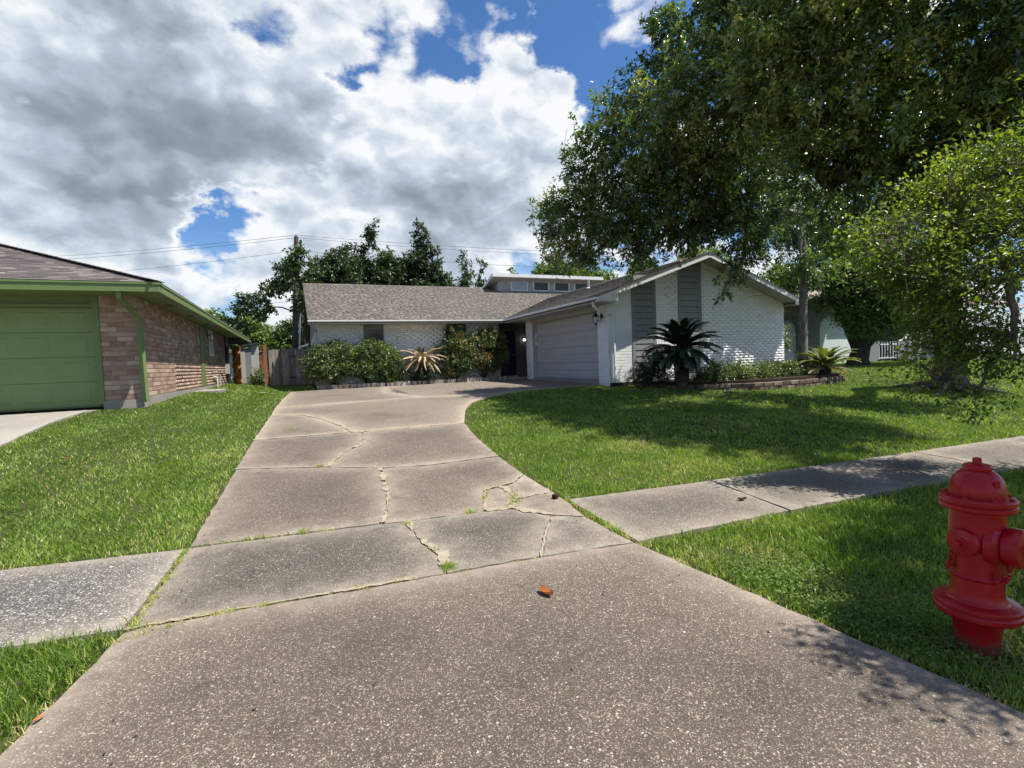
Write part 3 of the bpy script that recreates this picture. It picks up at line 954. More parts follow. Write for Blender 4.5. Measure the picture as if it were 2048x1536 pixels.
# siding strips of the gable
for x0, x1 in strips:
    zt = min(zgar(x0), zgar(x1)) - .12
    pb = MB()
    zt0, zt1 = zgar(x0) - .11, zgar(x1) - .11
    pb.prism([(x0, YG - .028, .60), (x0 + .1, YG - .028, .60), (x0 + .1, YG - .028, zgar(x0 + .1) - .115), (x0, YG - .028, zt0)], (0, .06, 0), 0.55)
    pb.prism([(x1 - .11, YG - .028, .60), (x1, YG - .028, .60), (x1, YG - .028, zt1), (x1 - .11, YG - .028, zgar(x1 - .11) - .115)], (0, .06, 0), 0.6)
    panel = pb.build("siding_panel", M_SIDING, house)
    MB().prism([(x0 + .1, YG - .004, .62), (x1 - .11, YG - .004, .62), (x1 - .11, YG - .004, zgar(x1 - .11) - .13), (x0 + .1, YG - .004, zgar(x0 + .1) - .13)], (0, .003, 0)).build("lap_shadow", M_BLACK, panel)  # black sheet that paints the lap shadow between the boards
    z = .66
    while z < max(zt0, zt1):
        h1 = .176
        b = MB()
        za = min(z + h1, zgar(x0 + .1) - .12 if x0 < 11 else 9)
        xa, xb = x0 + .1, x1 - .11
        b.add([(xa, YG - .026, z), (xb, YG - .026, z), (xb, YG - .012, z + h1), (xa, YG - .012, z + h1), (xa, YG, z), (xb, YG, z), (xb, YG, z + h1), (xa, YG, z + h1)],
              [(0, 1, 2, 3), (4, 5, 1, 0), (0, 3, 7, 4), (1, 5, 6, 2), (3, 2, 6, 7)], random.uniform(.35, .6))
        if z + h1 < max(zgar(xa), zgar(xb)) - .02:
            b.build("siding_board", M_SIDING, panel)
        z += .19

# garage door and its surround
gd = MB()
gd.span((8.70, 13.06, .72), (8.76, 17.75, 2.9), 0.3)
gdoor = gd.build("garage_door", M_DOORG, house)
for i in range(4):
    z0 = .745 + i * .527
    b = MB()
    b.span((8.655, 13.07, z0), (8.70, 17.74, z0 + .520), 0.5)
    for q in range(2):
        zz = z0 + .035 + q * .25
        for y0 in (13.12,):
            b.add([(8.655, y0, zz), (8.655, y0 + 4.56, zz), (8.655, y0 + 4.56, zz + .205), (8.655, y0, zz + .205),
                   (8.643, y0 + .018, zz + .018), (8.643, y0 + 4.542, zz + .018), (8.643, y0 + 4.542, zz + .187), (8.643, y0 + .018, zz + .187)],
                  [(4, 7, 6, 5), (0, 4, 5, 1), (1, 5, 6, 2), (2, 6, 7, 3), (3, 7, 4, 0)], 0.55)
    b.build("door_section", M_DOORG, gdoor)
jb = MB()
jb.span((8.46, 13.06, 2.85), (8.76, 17.75, 3.06), 0.5)
jb.span((8.44, 12.96, 2.86), (8.47, 17.85, 3.05), 0.55)
jb.span((8.47, 17.70, .70), (8.76, 17.752, 2.86), 0.45).span((8.60, 13.055, .70), (8.76, 13.09, 2.86), 0.5)
jb.build("door_surround", M_TRIMG, house)
sl = MB()
sl.span((8.45, 12.95, .45), (9.0, 17.9, .735))
sl.build("garage_slab", M_PALE, house)

# roof: decks, then shingles
rb = MB()
dk = .10
A = [(.39, 18.75), (7.75, 18.75), (11.9, 22.9), (15.8, 22.9), (15.8, 25.3), (.39, 25.3)]
rb.prism([(x, y, zmain(y) - .005) for x, y in A], (0, 0, -dk))
rb.prism([(.39, 25.3, zmain(25.3) - .006), (15.8, 25.3, zmain(25.3) - .006), (15.8, 31.5, zmain(25.3) - 2.15), (.39, 31.5, zmain(25.3) - 2.15)], (0, 0, -dk))
B = [(7.75, 11.95), (11.9, 11.95), (11.9, 22.9), (7.75, 18.75)]
rb.prism([(x, y, zgar(x) - .005) for x, y in B], (0, 0, -dk))
rb.prism([(x, y, zgar(x) - .005) for x, y in [(11.9, 11.95), (16.05, 11.95), (16.05, 25.3), (11.9, 25.3)]], (0, 0, -dk))
roof = rb.build("roof", M_SHING, house)
sh = Courses("shingle", "shingles", 9, M_SHING, (0.3, 0.14, 0.010), 7)
cs = 1 / math.sqrt(1 + PITCH_R ** 2)
sh.slope(roof, (.36, 18.72, zmain(18.72)), (1, 0, 0), (0, cs, cs * PITCH_R),
         [(0, 0), (7.39, 0), (11.54, 4.15 / cs), (15.4, 4.15 / cs), (15.4, 6.58 / cs), (0, 6.58 / cs)], .135, .23)
sh.slope(roof, (7.72, 11.92, zgar(7.72)), (0, 1, 0), (cs, 0, cs * PITCH_R), [(0, 0), (6.8, 0), (10.95, 4.18 / cs), (0, 4.18 / cs)], .135, .23)
sh.slope(roof, (16.08, 11.92, zgar(16.08)), (0, 1, 0), (-cs, 0, cs * PITCH_R), [(0, 0), (8, 0), (8, 4.18 / cs), (0, 4.18 / cs)], .135, .23)
sh.lay(300, roof)
cp = MB()
y = 11.92
while y < 22.9:
    cp.prism([(11.77, y, zgar(11.77) + .026), (11.9, y, zgar(11.9) + .036), (12.03, y, zgar(12.03) + .026), (12.03, y + .2, zgar(12.03) + .014), (11.9, y + .2, zgar(11.9) + .022), (11.77, y + .2, zgar(11.77) + .014)], (0, 0, -.008), random.random())
    y += .17
x = .36
while x < 9.6:
    zz = zmain(25.3)
    cp.prism([(x, 25.15, zz - .02), (x, 25.3, zz + .034), (x, 25.45, zz - .02), (x + .2, 25.45, zz - .03), (x + .2, 25.3, zz + .022), (x + .2, 25.15, zz - .03)], (0, 0, -.008), random.random())
    x += .17
cp.build("ridge_cap", M_SHING, roof)
vb = MB()
vb.tube([(11.0, 17.6, zgar(11.0) - .05), (11.0, 17.6, zgar(11.0) + .34)], .05, 10)
vb.lathe([(.10, 0), (.055, .05)], (11.0, 17.6, zgar(11.0) + .01), (0, 0, 1), 10)
vb.build("vent_pipe", M_TRIMG, house)

# eaves, gutters, rakes, soffits
fb = MB()
fb.span((.39, 18.76, 2.97), (7.78, 18.79, 3.10)).span((7.76, 11.95, 2.97), (7.79, 18.79, 3.10))
fb.build("fascia", M_TRIMG, house)
gu = MB()
for y0, y1, x0, x1 in ((18.64, 18.755, .36, 7.70), (11.87, 18.70, 7.64, 7.755)):
    gu.prism([(x0, y0, 3.05), (x1, y0, 3.05), (x1, y1, 3.05), (x0, y1, 3.05)], (0, 0, .006))
    if x1 - x0 > 1:
        gu.span((x0, y0 - .012, 3.05), (x1, y0, 3.105)).span((x0, y0, 3.056), (x0 + .01, y1, 3.10))
    else:
        gu.span((x0 - .012, y0, 3.04), (x0, y1 - .0, 3.105)).span((x0, y0, 3.056), (x1, y0 + .01, 3.10))
gu.build("gutter", M_TRIMW, house)
so = MB()
so.span((.42, 18.79, 2.99), (7.79, 19.35, 3.02)).span((7.79, 11.96, 2.985), (8.45, 18.79, 3.015)).span((7.79, 18.79, 2.985), (8.45, 18.9, 3.015))
for xa, xb in ((7.76, 11.9), (16.04, 11.9)):
    so.prism([(xa, 11.97, zgar(xa) - .112), (xb, 11.97, zgar(xb) - .112), (xb, 12.5, zgar(xb) - .112), (xa, 12.5, zgar(xa) - .112)], (0, 0, -.012))
so.span((15.79, 11.97, 3.0), (16.03, 24, 3.02))
so.build("soffit", M_TRIMG, house)
for xa, xb, xr in ((7.70, 11.9, 8.46), (16.10, 11.9, 15.7)):
    rk = MB()
    rk.prism([(xa, 11.945, zgar(xa) + .012), (xb, 11.945, zgar(xb) + .012), (xb, 11.945, zgar(xb) - .155), (xa, 11.945, zgar(xa) - .135)], (0, .03, 0), 0.5)
    xe = xa + .02 if xa < 11 else xa - .04
    rk.prism([(xe, 11.96, 2.98), (xr, 11.96, 2.98), (xr, 11.96, zgar(xr) - .12), (xe, 11.96, zgar(xe) - .1)], (0, .04, 0), 0.42)
    rk.build("rake_board", M_TRIMW, house)
rk = MB()
rk.prism([(.37, 18.70, zmain(18.70) - .0), (.37, 25.3, zmain(25.3) + .0), (.37, 25.3, zmain(25.3) - .18), (.37, 18.70, zmain(18.70) - .16)], (.03, 0, 0), 0.4)
rk.build("rake_board", M_TRIMG, house)
cl = MB()
cl.prism([(.68, 19.4, 3.0), (.68, 25.3, 5.2), (.68, 31.0, 3.2), (.68, 31.0, 3.0)], (.04, 0, 0))
cl.build("side_gable", M_SIDING, house)
ds = MB()
ds.tube([(.62, 18.72, 3.0), (.62, 18.80, 2.88), (.64, 19.22, 2.72), (.64, 19.28, 2.6), (.64, 19.28, .75), (.62, 19.15, .70)], .042, 4, smooth=False)
ds.build("downspout", M_TRIMG, house)
ds = MB()
ds.tube([(7.70, 12.10, 3.0), (7.72, 12.12, 2.88), (7.95, 12.2, 2.74), (8.15, 12.38, 2.74), (8.52, 12.43, 2.70), (8.60, 12.44, 2.58), (8.61, 12.44, .80), (8.66, 12.25, .68)], .040, 4, smooth=False)
ds.build("downspout", M_TRIMW, house)

# clerestory dormer
dm = MB()
dm.span((9.78, 24.45, 5.0), (15.6, 24.55, 5.78)).span((9.78, 24.55, 5.0), (9.88, 25.4, 5.5))
for x in (10.38, 11.66, 12.93, 14.2, 15.4):
    dm.span((x - .025, 24.43, 5.06), (x + .025, 24.45, 5.78), 0.55)
dorm = dm.build("dormer", M_TRIMG, house)
df = MB()
df.prism([(9.30, 23.9, 5.92), (15.9, 23.9, 5.92), (15.9, 25.55, 5.40), (9.30, 25.55, 5.40)], (0, 0, -.03), 0.5)
df.build("dormer_roof", M_SHING, dorm)
df = MB()
df.span((9.28, 23.86, 5.76), (15.9, 23.9, 5.93), 0.6)
df.prism([(9.27, 23.88, 5.93), (9.27, 25.55, 5.41), (9.27, 25.55, 5.27), (9.27, 23.88, 5.75)], (.03, 0, 0), 0.55)
df.build("dormer_fascia", M_TRIMW, dorm)
df = MB()
df.prism([(9.30, 23.91, 5.80), (15.9, 23.91, 5.80), (15.9, 25.5, 5.32), (9.30, 25.5, 5.32)], (0, 0, -.012), 0.5)
df.build("dormer_soffit", M_TRIMG, dorm)
for i, (x0, x1) in enumerate(((10.50, 11.50), (11.80, 12.78), (13.07, 14.05), (14.34, 15.3))):
    fb = MB()
    for a, b in (((x0, 24.41, 5.14), (x1, 24.46, 5.20)), ((x0, 24.41, 5.62), (x1, 24.46, 5.68)), ((x0, 24.41, 5.2), (x0 + .07, 24.46, 5.62)), ((x1 - .07, 24.41, 5.2), (x1, 24.46, 5.62))):
        fb.span(a, b, 0.7)
    fb.build("window_frame", M_TRIMW, dorm)
    MB().span((x0 + .07, 24.43, 5.2), (x1 - .07, 24.447, 5.62)).build("window_pane", M_GLASSL if i == 0 else M_GLASSD, dorm)

# ================================================================== the green garage house
gh = thing("green_house", "brown brick neighbouring house with green garage door, green trim and hip roof", "house", (-7, 20, 0.85))
gw = MB()
gw.span((-3.64, 12.53, .5), (-3.0, 12.9, 3.04)).span((-3.2, 12.9, .5), (-3.0, 26.6, 3.04)).span((-3.2, 26.4, .5), (-12, 26.6, 3.04))
gwall = gw.build("wall", M_RMORTAR, gh)
fo = MB()
fo.span((-3.665, 12.505, .3), (-2.985, 12.9, .925)).span((-3.02, 12.9, .3), (-2.965, 26.62, .955))
fo.build("foundation", M_PALE, gh)
bg_ = Courses("brick", "brickwork", 15, M_RBRICK, (0.27, 0.0985, 0.014), 9, 0.004)
bg_.field(gwall, (-3.64, 12.53, .935), 0, .64, .935, 2.83)
bg_.field(gwall, (-3.64, 12.53, 2.832), 0, .64, 2.832, 3.03, soldier=True)
bg_.field(gwall, (-3.0, 12.53, .965), math.pi / 2, 14.07, .965, 3.03, [(6.85, 7.5, 0, 9), (8.75, 9.55, 2.05, 2.99)])
bg_.lay(300, gwall)
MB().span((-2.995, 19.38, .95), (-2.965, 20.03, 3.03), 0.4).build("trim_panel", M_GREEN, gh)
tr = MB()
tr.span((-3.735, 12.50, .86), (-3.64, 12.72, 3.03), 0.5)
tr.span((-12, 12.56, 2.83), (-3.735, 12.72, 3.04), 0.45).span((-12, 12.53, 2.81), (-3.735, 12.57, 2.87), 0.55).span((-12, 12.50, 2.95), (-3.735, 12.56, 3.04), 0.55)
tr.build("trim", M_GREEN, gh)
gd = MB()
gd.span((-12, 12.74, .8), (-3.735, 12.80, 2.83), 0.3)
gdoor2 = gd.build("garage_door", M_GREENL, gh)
for i in range(4):
    z0 = .835 + i * .4975
    b = MB()
    b.span((-8.6, 12.695, z0), (-3.75, 12.74, z0 + .490), 0.5)
    x = -3.90
    while x > -8.4:
        xa, xb, za, zb = x - .42, x, z0 + .10, z0 + .40
        b.add([(xa, 12.695, za), (xb, 12.695, za), (xb, 12.695, zb), (xa, 12.695, zb), (xa + .02, 12.688, za + .02), (xb - .02, 12.688, za + .02), (xb - .02, 12.688, zb - .02), (xa + .02, 12.688, zb - .02)],
              [(4, 5, 6, 7), (0, 1, 5, 4), (1, 2, 6, 5), (2, 3, 7, 6), (3, 0, 4, 7)], 0.52)
        x -= .62
    b.build("door_section", M_GREENL, gdoor2)
# roof
SG = 0.36


def zg(d):
    return 3.21 + SG * d


EX, EYF = -2.45, 11.75
ridge = 4.15
rb = MB()
rb.prism([(EX, EYF, zg(0)), (EX - ridge, EYF + ridge, zg(ridge)), (EX - ridge, 31, zg(ridge)), (EX, 31, zg(0))], (0, 0, -.09))
rb.prism([(EX, EYF, zg(0)), (-14, EYF, zg(0)), (-14, EYF + ridge, zg(ridge)), (EX - ridge, EYF + ridge, zg(ridge))], (0, 0, -.09))
rb.prism([(EX - ridge, EYF + ridge, zg(ridge)), (-14, EYF + ridge, zg(ridge)), (-14, 31, zg(ridge)), (EX - ridge, 31, zg(ridge))], (0, 0, -.09))
groof = rb.build("roof", M_SHINGB, gh)
rb = MB()
rb.prism([(EX - ridge - .8, EYF + ridge + .3, zg(ridge) - .05), (-14, EYF + ridge + .3, zg(ridge) - .05), (-14, EYF + ridge + 3, zg(ridge) + .55), (EX - ridge - 1.9, EYF + ridge + 3, zg(ridge) + .55)], (0, 0, -.06))
rb.build("upper_roof", M_SHINGB, gh)
cg = 1 / math.sqrt(1 + SG ** 2)
sg_ = Courses("shingle", "shingles", 19, M_SHINGB, (0.3, 0.14, 0.010), 9)
sg_.slope(groof, (-9.5, EYF - .03, zg(-.03)), (1, 0, 0), (0, cg, cg * SG), [(0, 0), (7.06, 0), (7.06 - ridge, ridge / cg), (0, ridge / cg)], .135, .30)
sg_.slope(groof, (EX + .03, EYF, zg(-.03)), (0, 1, 0), (-cg, 0, cg * SG), [(0, 0), (19.2, 0), (19.2, ridge / cg), (ridge, ridge / cg)], .135, .30)
sg_.lay(300, groof)
cp = MB()
for q in range(36):
    t0, t1 = q * .165, q * .165 + .2
    if t1 * .70 > ridge + .1:
        break
    P = lambda t, side: Vector((EX, EYF, zg(0))) + Vector((-1, 1, SG)) * (t * .70) + Vector((.1, .1, -.02)) * side
    o0, o1 = Vector((0, 0, .036)), Vector((0, 0, .022))
    cp.prism([P(t0, -1) + o0, P(t0, 0) + o0 * 1.3, P(t0, 1) + o0, P(t1, 1) + o1, P(t1, 0) + o1 * 1.3, P(t1, -1) + o1], (0, 0, -.01), random.random())
cp.build("ridge_cap", M_SHINGB, groof)
fb = MB()
fb.span((-14, EYF - .02, 3.03), (EX + .02, EYF + .01, 3.20), 0.5).span((EX - .01, EYF + .01, 3.03), (EX + .02, 31, 3.20), 0.5)
fb.span((-14, EYF - .035, 3.17), (EX + .035, EYF - .02, 3.21), 0.6).span((EX + .02, EYF - .02, 3.17), (EX + .035, 31, 3.21), 0.6)
fb.build("fascia", M_GREEN, gh)
so = MB()
so.span((-14, EYF + .01, 3.035), (EX - .01, 12.53, 3.06), 0.45).span((-2.995, 12.53, 3.035), (EX - .01, 31, 3.06), 0.45)
so.build("soffit", M_GREEN, gh)
for y in (13.9, 16.4, 19.2, 22.3):
    MB().span((-2.82, y, 3.028), (-2.66, y + .36, 3.036)).build("soffit_vent", M_BLACK, gh)
ds = MB()
ds.tube([(-3.10, 11.80, 3.05), (-3.10, 11.82, 2.93), (-3.02, 12.25, 2.72), (-2.95, 12.40, 2.60), (-2.935, 12.44, 1.0), (-2.93, 12.44, .86)], [.058] * 6, 4, smooth=False)
ds.build("downspout", M_GREEN, gh)
fb = MB()
for a, b in (((-3.0, 21.28, 2.05), (-2.96, 22.08, 2.11)), ((-3.0, 21.28, 2.93), (-2.96, 22.08, 2.99)), ((-3.0, 21.28, 2.11), (-2.96, 21.34, 2.93)), ((-3.0, 22.02, 2.11), (-2.96, 22.08, 2.93)), ((-3.0, 21.34, 2.5), (-2.97, 22.02, 2.53)), ((-3.0, 21.66, 2.11), (-2.97, 21.69, 2.93))):
    fb.span(a, b, 0.7)
win = fb.build("window", M_TRIMW, gh)
MB().span((-3.0, 21.34, 2.11), (-2.985, 22.02, 2.93)).build("window_pane", M_GLASS, win)
ps = MB()
ps.span((-2.62, 28.9, .7), (-2.52, 29.0, 3.03)).span((-5.0, 30.8, .7), (-4.9, 30.9, 3.03))
ps.build("patio_post", M_DARK, gh)
ps = MB()
for i in range(9):
    ps.span((-7, 26.7 + i * .5, 2.93), (-2.5, 26.76 + i * .5, 3.03))
ps.build("patio_joist", M_DARK, gh)
ds = MB()
ds.tube([(-2.42, 30.8, 3.1), (-2.30, 30.9, 2.9), (-2.05, 31.0, 2.45), (-1.75, 31.0, 2.30)], .06, 6)
ds.build("eave_drain", M_SIDING, gh)

# ================================================================== the grey house on the right
rh = thing("grey_house", "grey painted brick house with tall pale arches, half hidden behind the trees", "house", (30, 18, 0.7))
YR = 18.0
gb = MB()


def arch_wall(mb, x0, x1, z0, z1, holes):
    """Front with round-topped openings cut as strips of wall round them."""
    x = x0
    for a, b, zs in holes:
        if a > x:
            mb.span((x, YR, z0), (a, YR + .25, z1))
        r = (b - a) / 2
        rr_ = min(r, 0.75)
        pts = [(a, zs)] + [(a + rr_ - rr_ * math.cos(t), zs + rr_ * math.sin(t)) for t in [math.pi / 2 * i / 8 for i in range(1, 9)]]
        pts += [(b - rr_ + rr_ * math.sin(t), zs + rr_ * math.cos(t)) for t in [math.pi / 2 * i / 8 for i in range(0, 8)]] + [(b, zs)]
        for (xa, za), (xb, zb) in zip(pts[:-1], pts[1:]):
            if xb - xa > 1e-6:
                mb.prism([(xa, YR, za), (xb, YR, zb), (xb, YR, z1), (xa, YR, z1)], (0, .25, 0))
        x = b
    mb.span((x, YR, z0), (x1, YR + .25, z1))


ah = [(22.5, 23.75, 2.35), (25.4, 28.3, 2.42)]
arch_wall(gb, 21.6, 29.0, .4, 3.75, ah)
gb.prism([(22.3, YR, 3.75), (28.2, YR, 3.75), (25.2, YR, 4.25)], (0, .25, 0))
gb.span((29.0, 21.5, .4), (46, 21.7, 3.6))
grw = gb.build("wall", M_GMORTAR, rh)
gbr = Courses("brick", "brickwork", 25, M_GBRICK, (0.21, 0.075, 0.012), 4)
gbr.field(grw, (21.6, YR, .5), 0, 7.4, .5, 3.75, [(a - 21.6, b - 21.6, 0, 3.2) for a, b, z in ah])
gbr.lay(0, grw)
ab = MB()
ab.span((22.5, YR + .12, .4), (23.75, YR + .2, 3.1)).build("arch_panel", M_ARCH, rh)
MB().span((25.4, YR + .12, .4), (28.3, YR + .2, 3.3)).build("arch_panel", M_ARCH, rh)
rb = MB()
rb.prism([(23.75, 17.2, 3.88), (25.18, 17.2, 4.36), (25.18, 21, 4.36), (23.75, 21, 3.88)], (0, 0, .08))
rb.prism([(25.18, 17.2, 4.36), (26.75, 17.2, 3.86), (26.75, 21, 3.86), (25.18, 21, 4.36)], (0, 0, .08))
rb.prism([(20.9, 17.7, 3.78), (47, 17.7, 3.78), (44, 22.5, 5.2), (23.5, 22.5, 5.2)], (0, 0, .08))
rroof = rb.build("roof", M_SHINGT, rh)
sr = Courses("shingle", "shingles", 29, M_SHINGT, (0.3, 0.14, 0.01), 4)
c3 = 4.8 / math.hypot(4.8, 1.42)
sr.slope(rroof, (20.9, 17.7, 3.87), (1, 0, 0), (0, c3, c3 * .296), [(0, 0), (26, 0), (23, 4.9), (2.6, 4.9)], .2, .4)
sr.lay(0, rroof)
fb = MB()
for xa, za, xb, zb in ((23.7, 3.86, 25.18, 4.36), (26.8, 3.84, 25.18, 4.36)):
    fb.prism([(xa, 17.16, za + .08), (xb, 17.16, zb + .08), (xb, 17.16, zb - .1), (xa, 17.16, za - .1)], (0, .05, 0))
fb.span((20.9, 17.64, 3.68), (23.72, 17.7, 3.86)).span((26.8, 17.64, 3.68), (47, 17.7, 3.86))
fb.build("fascia", M_TRIMW, rh)
MB().span((25.02, 17.14, 3.72), (25.34, 18.0, 4.08)).build("ridge_beam", M_TRIMW, rh)
MB().span((28.9, 17.9, .4), (30.14, 18.1, 1.8)).build("courtyard_wall", M_GBRICK, rh)
gw2 = MB()
gw2.span((33.0, 17.9, .4), (34.15, 18.1, 2.22))
gw2.prism([(31.9, 17.9, .4), (33.0, 17.9, .4), (33.0, 17.9, 2.22), (32.85, 17.9, 2.02), (32.6, 17.9, 1.83), (32.3, 17.9, 1.74), (31.9, 17.9, 1.72)], (0, .2, 0))
gw2.build("courtyard_wall", M_GBRICK, rh)
cb = MB()
cb.tube([(31.9, 17.93, 1.75), (32.3, 17.93, 1.77), (32.6, 17.93, 1.86), (32.85, 17.93, 2.05), (33.0, 17.93, 2.26)], .05, 6)
cb.build("wall_coping", M_TRIMW, rh)
MB().span((34.15, 18.6, .5), (37.2, 18.7, 2.5)).build("garden_screen", M_DOORG, rh)
wb = MB()
wb.span((38.6, 17.3, .6), (46.5, 17.4, 3.4))
wd2 = wb.build("garage_door", M_ARCH, rh)
for i in range(4):
    MB().span((38.65, 17.27, .62 + i * .69), (46.4, 17.3, 1.27 + i * .69)).build("door_section", M_WHITEM, wd2)

# ================================================================== gate, fences, yard things
mg = thing("metal_gate", "low white metal gate of upright bars between grey brick courtyard walls", "gate", (31.0, 17.95, .7))
fr = MB()
fr.span((30.2, 17.93, .78), (31.84, 17.97, .83)).span((30.2, 17.93, 1.55), (31.84, 17.97, 1.60))
fr.build("rail", M_WHITEM, mg)
for i in range(7):
    x = 30.26 + i * .253
    MB().tube([(x, 17.95, .72), (x, 17.95, 1.66), (x, 17.95, 1.76)], [.026, .026, .006], 6).build("bar", M_WHITEM, mg)


def board_run(root, x0, x1, y, z0, z1, wdt, mat, jitter=.02, name="board"):
    x = x0
    while x < x1 - .03:
        w_ = min(wdt, x1 - x)
        zt = z1 + random.uniform(-jitter, jitter)
        b = MB()
        c = .03
        b.prism([(x + .004, y, z0), (x + w_ - .004, y, z0), (x + w_ - .004, y, zt - c), (x + w_ - .004 - c, y, zt), (x + .004 + c, y, zt), (x + .004, y, zt - c)], (0, .02, 0), random.random())
        o = b.build(name, mat, root)
        o.rotation_euler = (0, 0, 0)
        x += wdt


gf = thing("wooden_fence", "weathered grey picket fence with a plank gate beside the white house", "fence", (-.2, 25, .72))
board_run(gf, -1.23, .70, 25.0, .74, 2.36, .135, M_FENCE)
fr = MB()
for z in (1.0, 1.6, 2.15):
    fr.span((-1.23, 25.02, z), (.7, 25.06, z + .09), .3)
fr.build("rail", M_FENCE, gf)
hb = MB()
for z in (1.05, 2.02):
    hb.span((-.42, 24.975, z), (-.10, 24.998, z + .05))
hb.span((-1.08, 24.97, 1.55), (-1.05, 24.998, 1.80))
hb.build("hinge", M_BLACK, gf)
MB().span((-1.44, 24.95, .7), (-1.30, 25.07, 2.58), .6).build("post", M_BROWNW, gf)

og = thing("cedar_gate", "orange cedar gate with diagonal brace standing open at the end of the brick wall", "gate", (-2.8, 26.0, .74))
gr = Matrix.Rotation(R(-62), 4, "Z")
for i in range(5):
    b = MB().span((i * .165, 0, .82), (i * .165 + .158, .022, 2.52 + .10 * math.sin(math.pi * (i + .5) / 5)), random.random())
    o = b.build("board", M_CEDAR, None)
    o.data.transform(Matrix.Translation((-2.78, 26.2, 0)) @ gr)
    adopt(o, og)
b = MB()
for z in (.95, 1.60, 2.25):
    b.span((0, -.035, z), (.82, -.001, z + .12), .6)
b.bar((.05, -.055, 1.05), (.78, -.055, 1.62), .02, .1, (0, 0, 1), .8).bar((.05, -.055, 1.70), (.78, -.055, 2.28), .02, .1, (0, 0, 1), .8)
o = b.build("brace", M_CEDAR, None)
o.data.transform(Matrix.Translation((-2.78, 26.2, 0)) @ gr)
adopt(o, og)

bf = thing("stained_fence", "brown stained plank fence deep in the yard behind the grey fence", "fence", (-1.9, 32, .74))
board_run(bf, -3.2, 1.2, 32.0, .74, 2.35, .15, M_BROWNW)
MB().span((-3.2, 32.02, 1.9), (1.2, 32.06, 2.0)).build("rail", M_BROWNW, bf)
sh_ = thing("garden_shed", "pale grey garden shed under the patio roof past the open gate", "shed", (-2.6, 28.4, .74))
b = MB()
b.span((-2.95, 27.9, .74), (-2.15, 28.6, 2.55), .6)
b.build("wall", M_SIDING, sh_)
MB().span((-2.86, 27.87, .80), (-2.42, 27.9, 2.4), .8).build("door", M_TRIMG, sh_)
MB().span((-2.15, 27.95, .74), (-1.85, 28.5, 2.75), .8).build("side_wall", M_TRIMG, sh_)
MB().prism([(-3.05, 27.8, 2.55), (-1.8, 27.8, 2.78), (-1.8, 28.7, 2.78), (-3.05, 28.7, 2.55)], (0, 0, .05)).build("roof", M_DARK, sh_)
fh = thing("far_house", "distant house showing only an orange tan hip roof over the back fence", "house", (-4, 47, .75))
MB().span((-7.5, 44.5, .6), (.2, 50, 3.0)).build("wall", M_TRIMG, fh)
MB().add([(-8, 44, 2.95), (.8, 44, 2.95), (.8, 50.5, 2.95), (-8, 50.5, 2.95), (-4.9, 47, 4.35), (-2.6, 47, 4.35)], [(0, 1, 5, 4), (1, 2, 5), (2, 3, 4, 5), (3, 0, 4)]).build("roof", paint("terracotta_roof", (0.42, 0.25, 0.18), 0.9, .3, 6, 40, .2), fh)
ch = thing("stone_chimney", "small pale chimney top showing between the grey fence and the white house", "chimney", (.6, 38, 2.5))
MB().span((1.0, 38, .6), (1.7, 38.7, 3.9)).build("stack", M_PALE, ch)
MB().span((.9, 37.9, 3.9), (1.8, 38.8, 4.05)).span((1.15, 38.15, 4.05), (1.55, 38.55, 4.35)).build("cap", M_SIDING, ch)
ph = thing("back_shed", "grey peaked shed roof just over the grey fence beside the white house", "shed", (.5, 33, 2.2))
MB().prism([(-.1, 33, 2.75), (.62, 33, 3.0), (.62, 36, 3.0), (-.1, 36, 2.75)], (0, 0, -.09)).build("roof", M_SIDING, ph)
MB().span((.05, 33.2, .7), (.6, 36, 2.66)).build("wall", M_SIDING, ph)


# ================================================================== fixtures on the houses
ln = thing("wall_lantern", "black iron coach lantern on the white brick pier beside the grey garage door", "lantern", (8.44, 12.78, 2.6))
b = MB()
b.lathe([(.0, 0), (.07, .005), (.075, .02), (.03, .03)], (8.44, 12.80, 2.66), (-1, 0, 0), 14)
b.tube([(8.42, 12.8, 2.70), (8.33, 12.8, 2.86), (8.24, 12.8, 2.84), (8.22, 12.8, 2.76)], .013, 6)
b.tube([(8.42, 12.8, 2.62), (8.36, 12.8, 2.50), (8.30, 12.8, 2.56)], .010, 6)
b.build("bracket", M_BLACK, ln)
b = MB()
b.lathe([(.0, .22), (.02, .20), (.03, .17), (.10, .10), (.105, .085), (.02, .085)], (8.22, 12.8, 2.56), (0, 0, 1), 8, smooth=False)
b.lathe([(.0, -.24), (.02, -.22), (.025, -.17), (.06, -.155), (.06, -.14), (.0, -.14)], (8.22, 12.8, 2.60), (0, 0, 1), 8, smooth=False)
for q in range(6):
    a = q * math.pi / 3
    b.tube([(8.22 + .06 * math.cos(a), 12.8 + .06 * math.sin(a), 2.45), (8.22 + .095 * math.cos(a), 12.8 + .095 * math.sin(a), 2.65)], .008, 4)
b.build("cage", M_BLACK, ln)
MB().lathe([(.0, 0), (.035, .01), (.05, .18), (.0, .185)], (8.22, 12.8, 2.455), (0, 0, 1), 10).build("glass", glass_mat("lantern_glass", (.5, .5, .48), .1), ln)

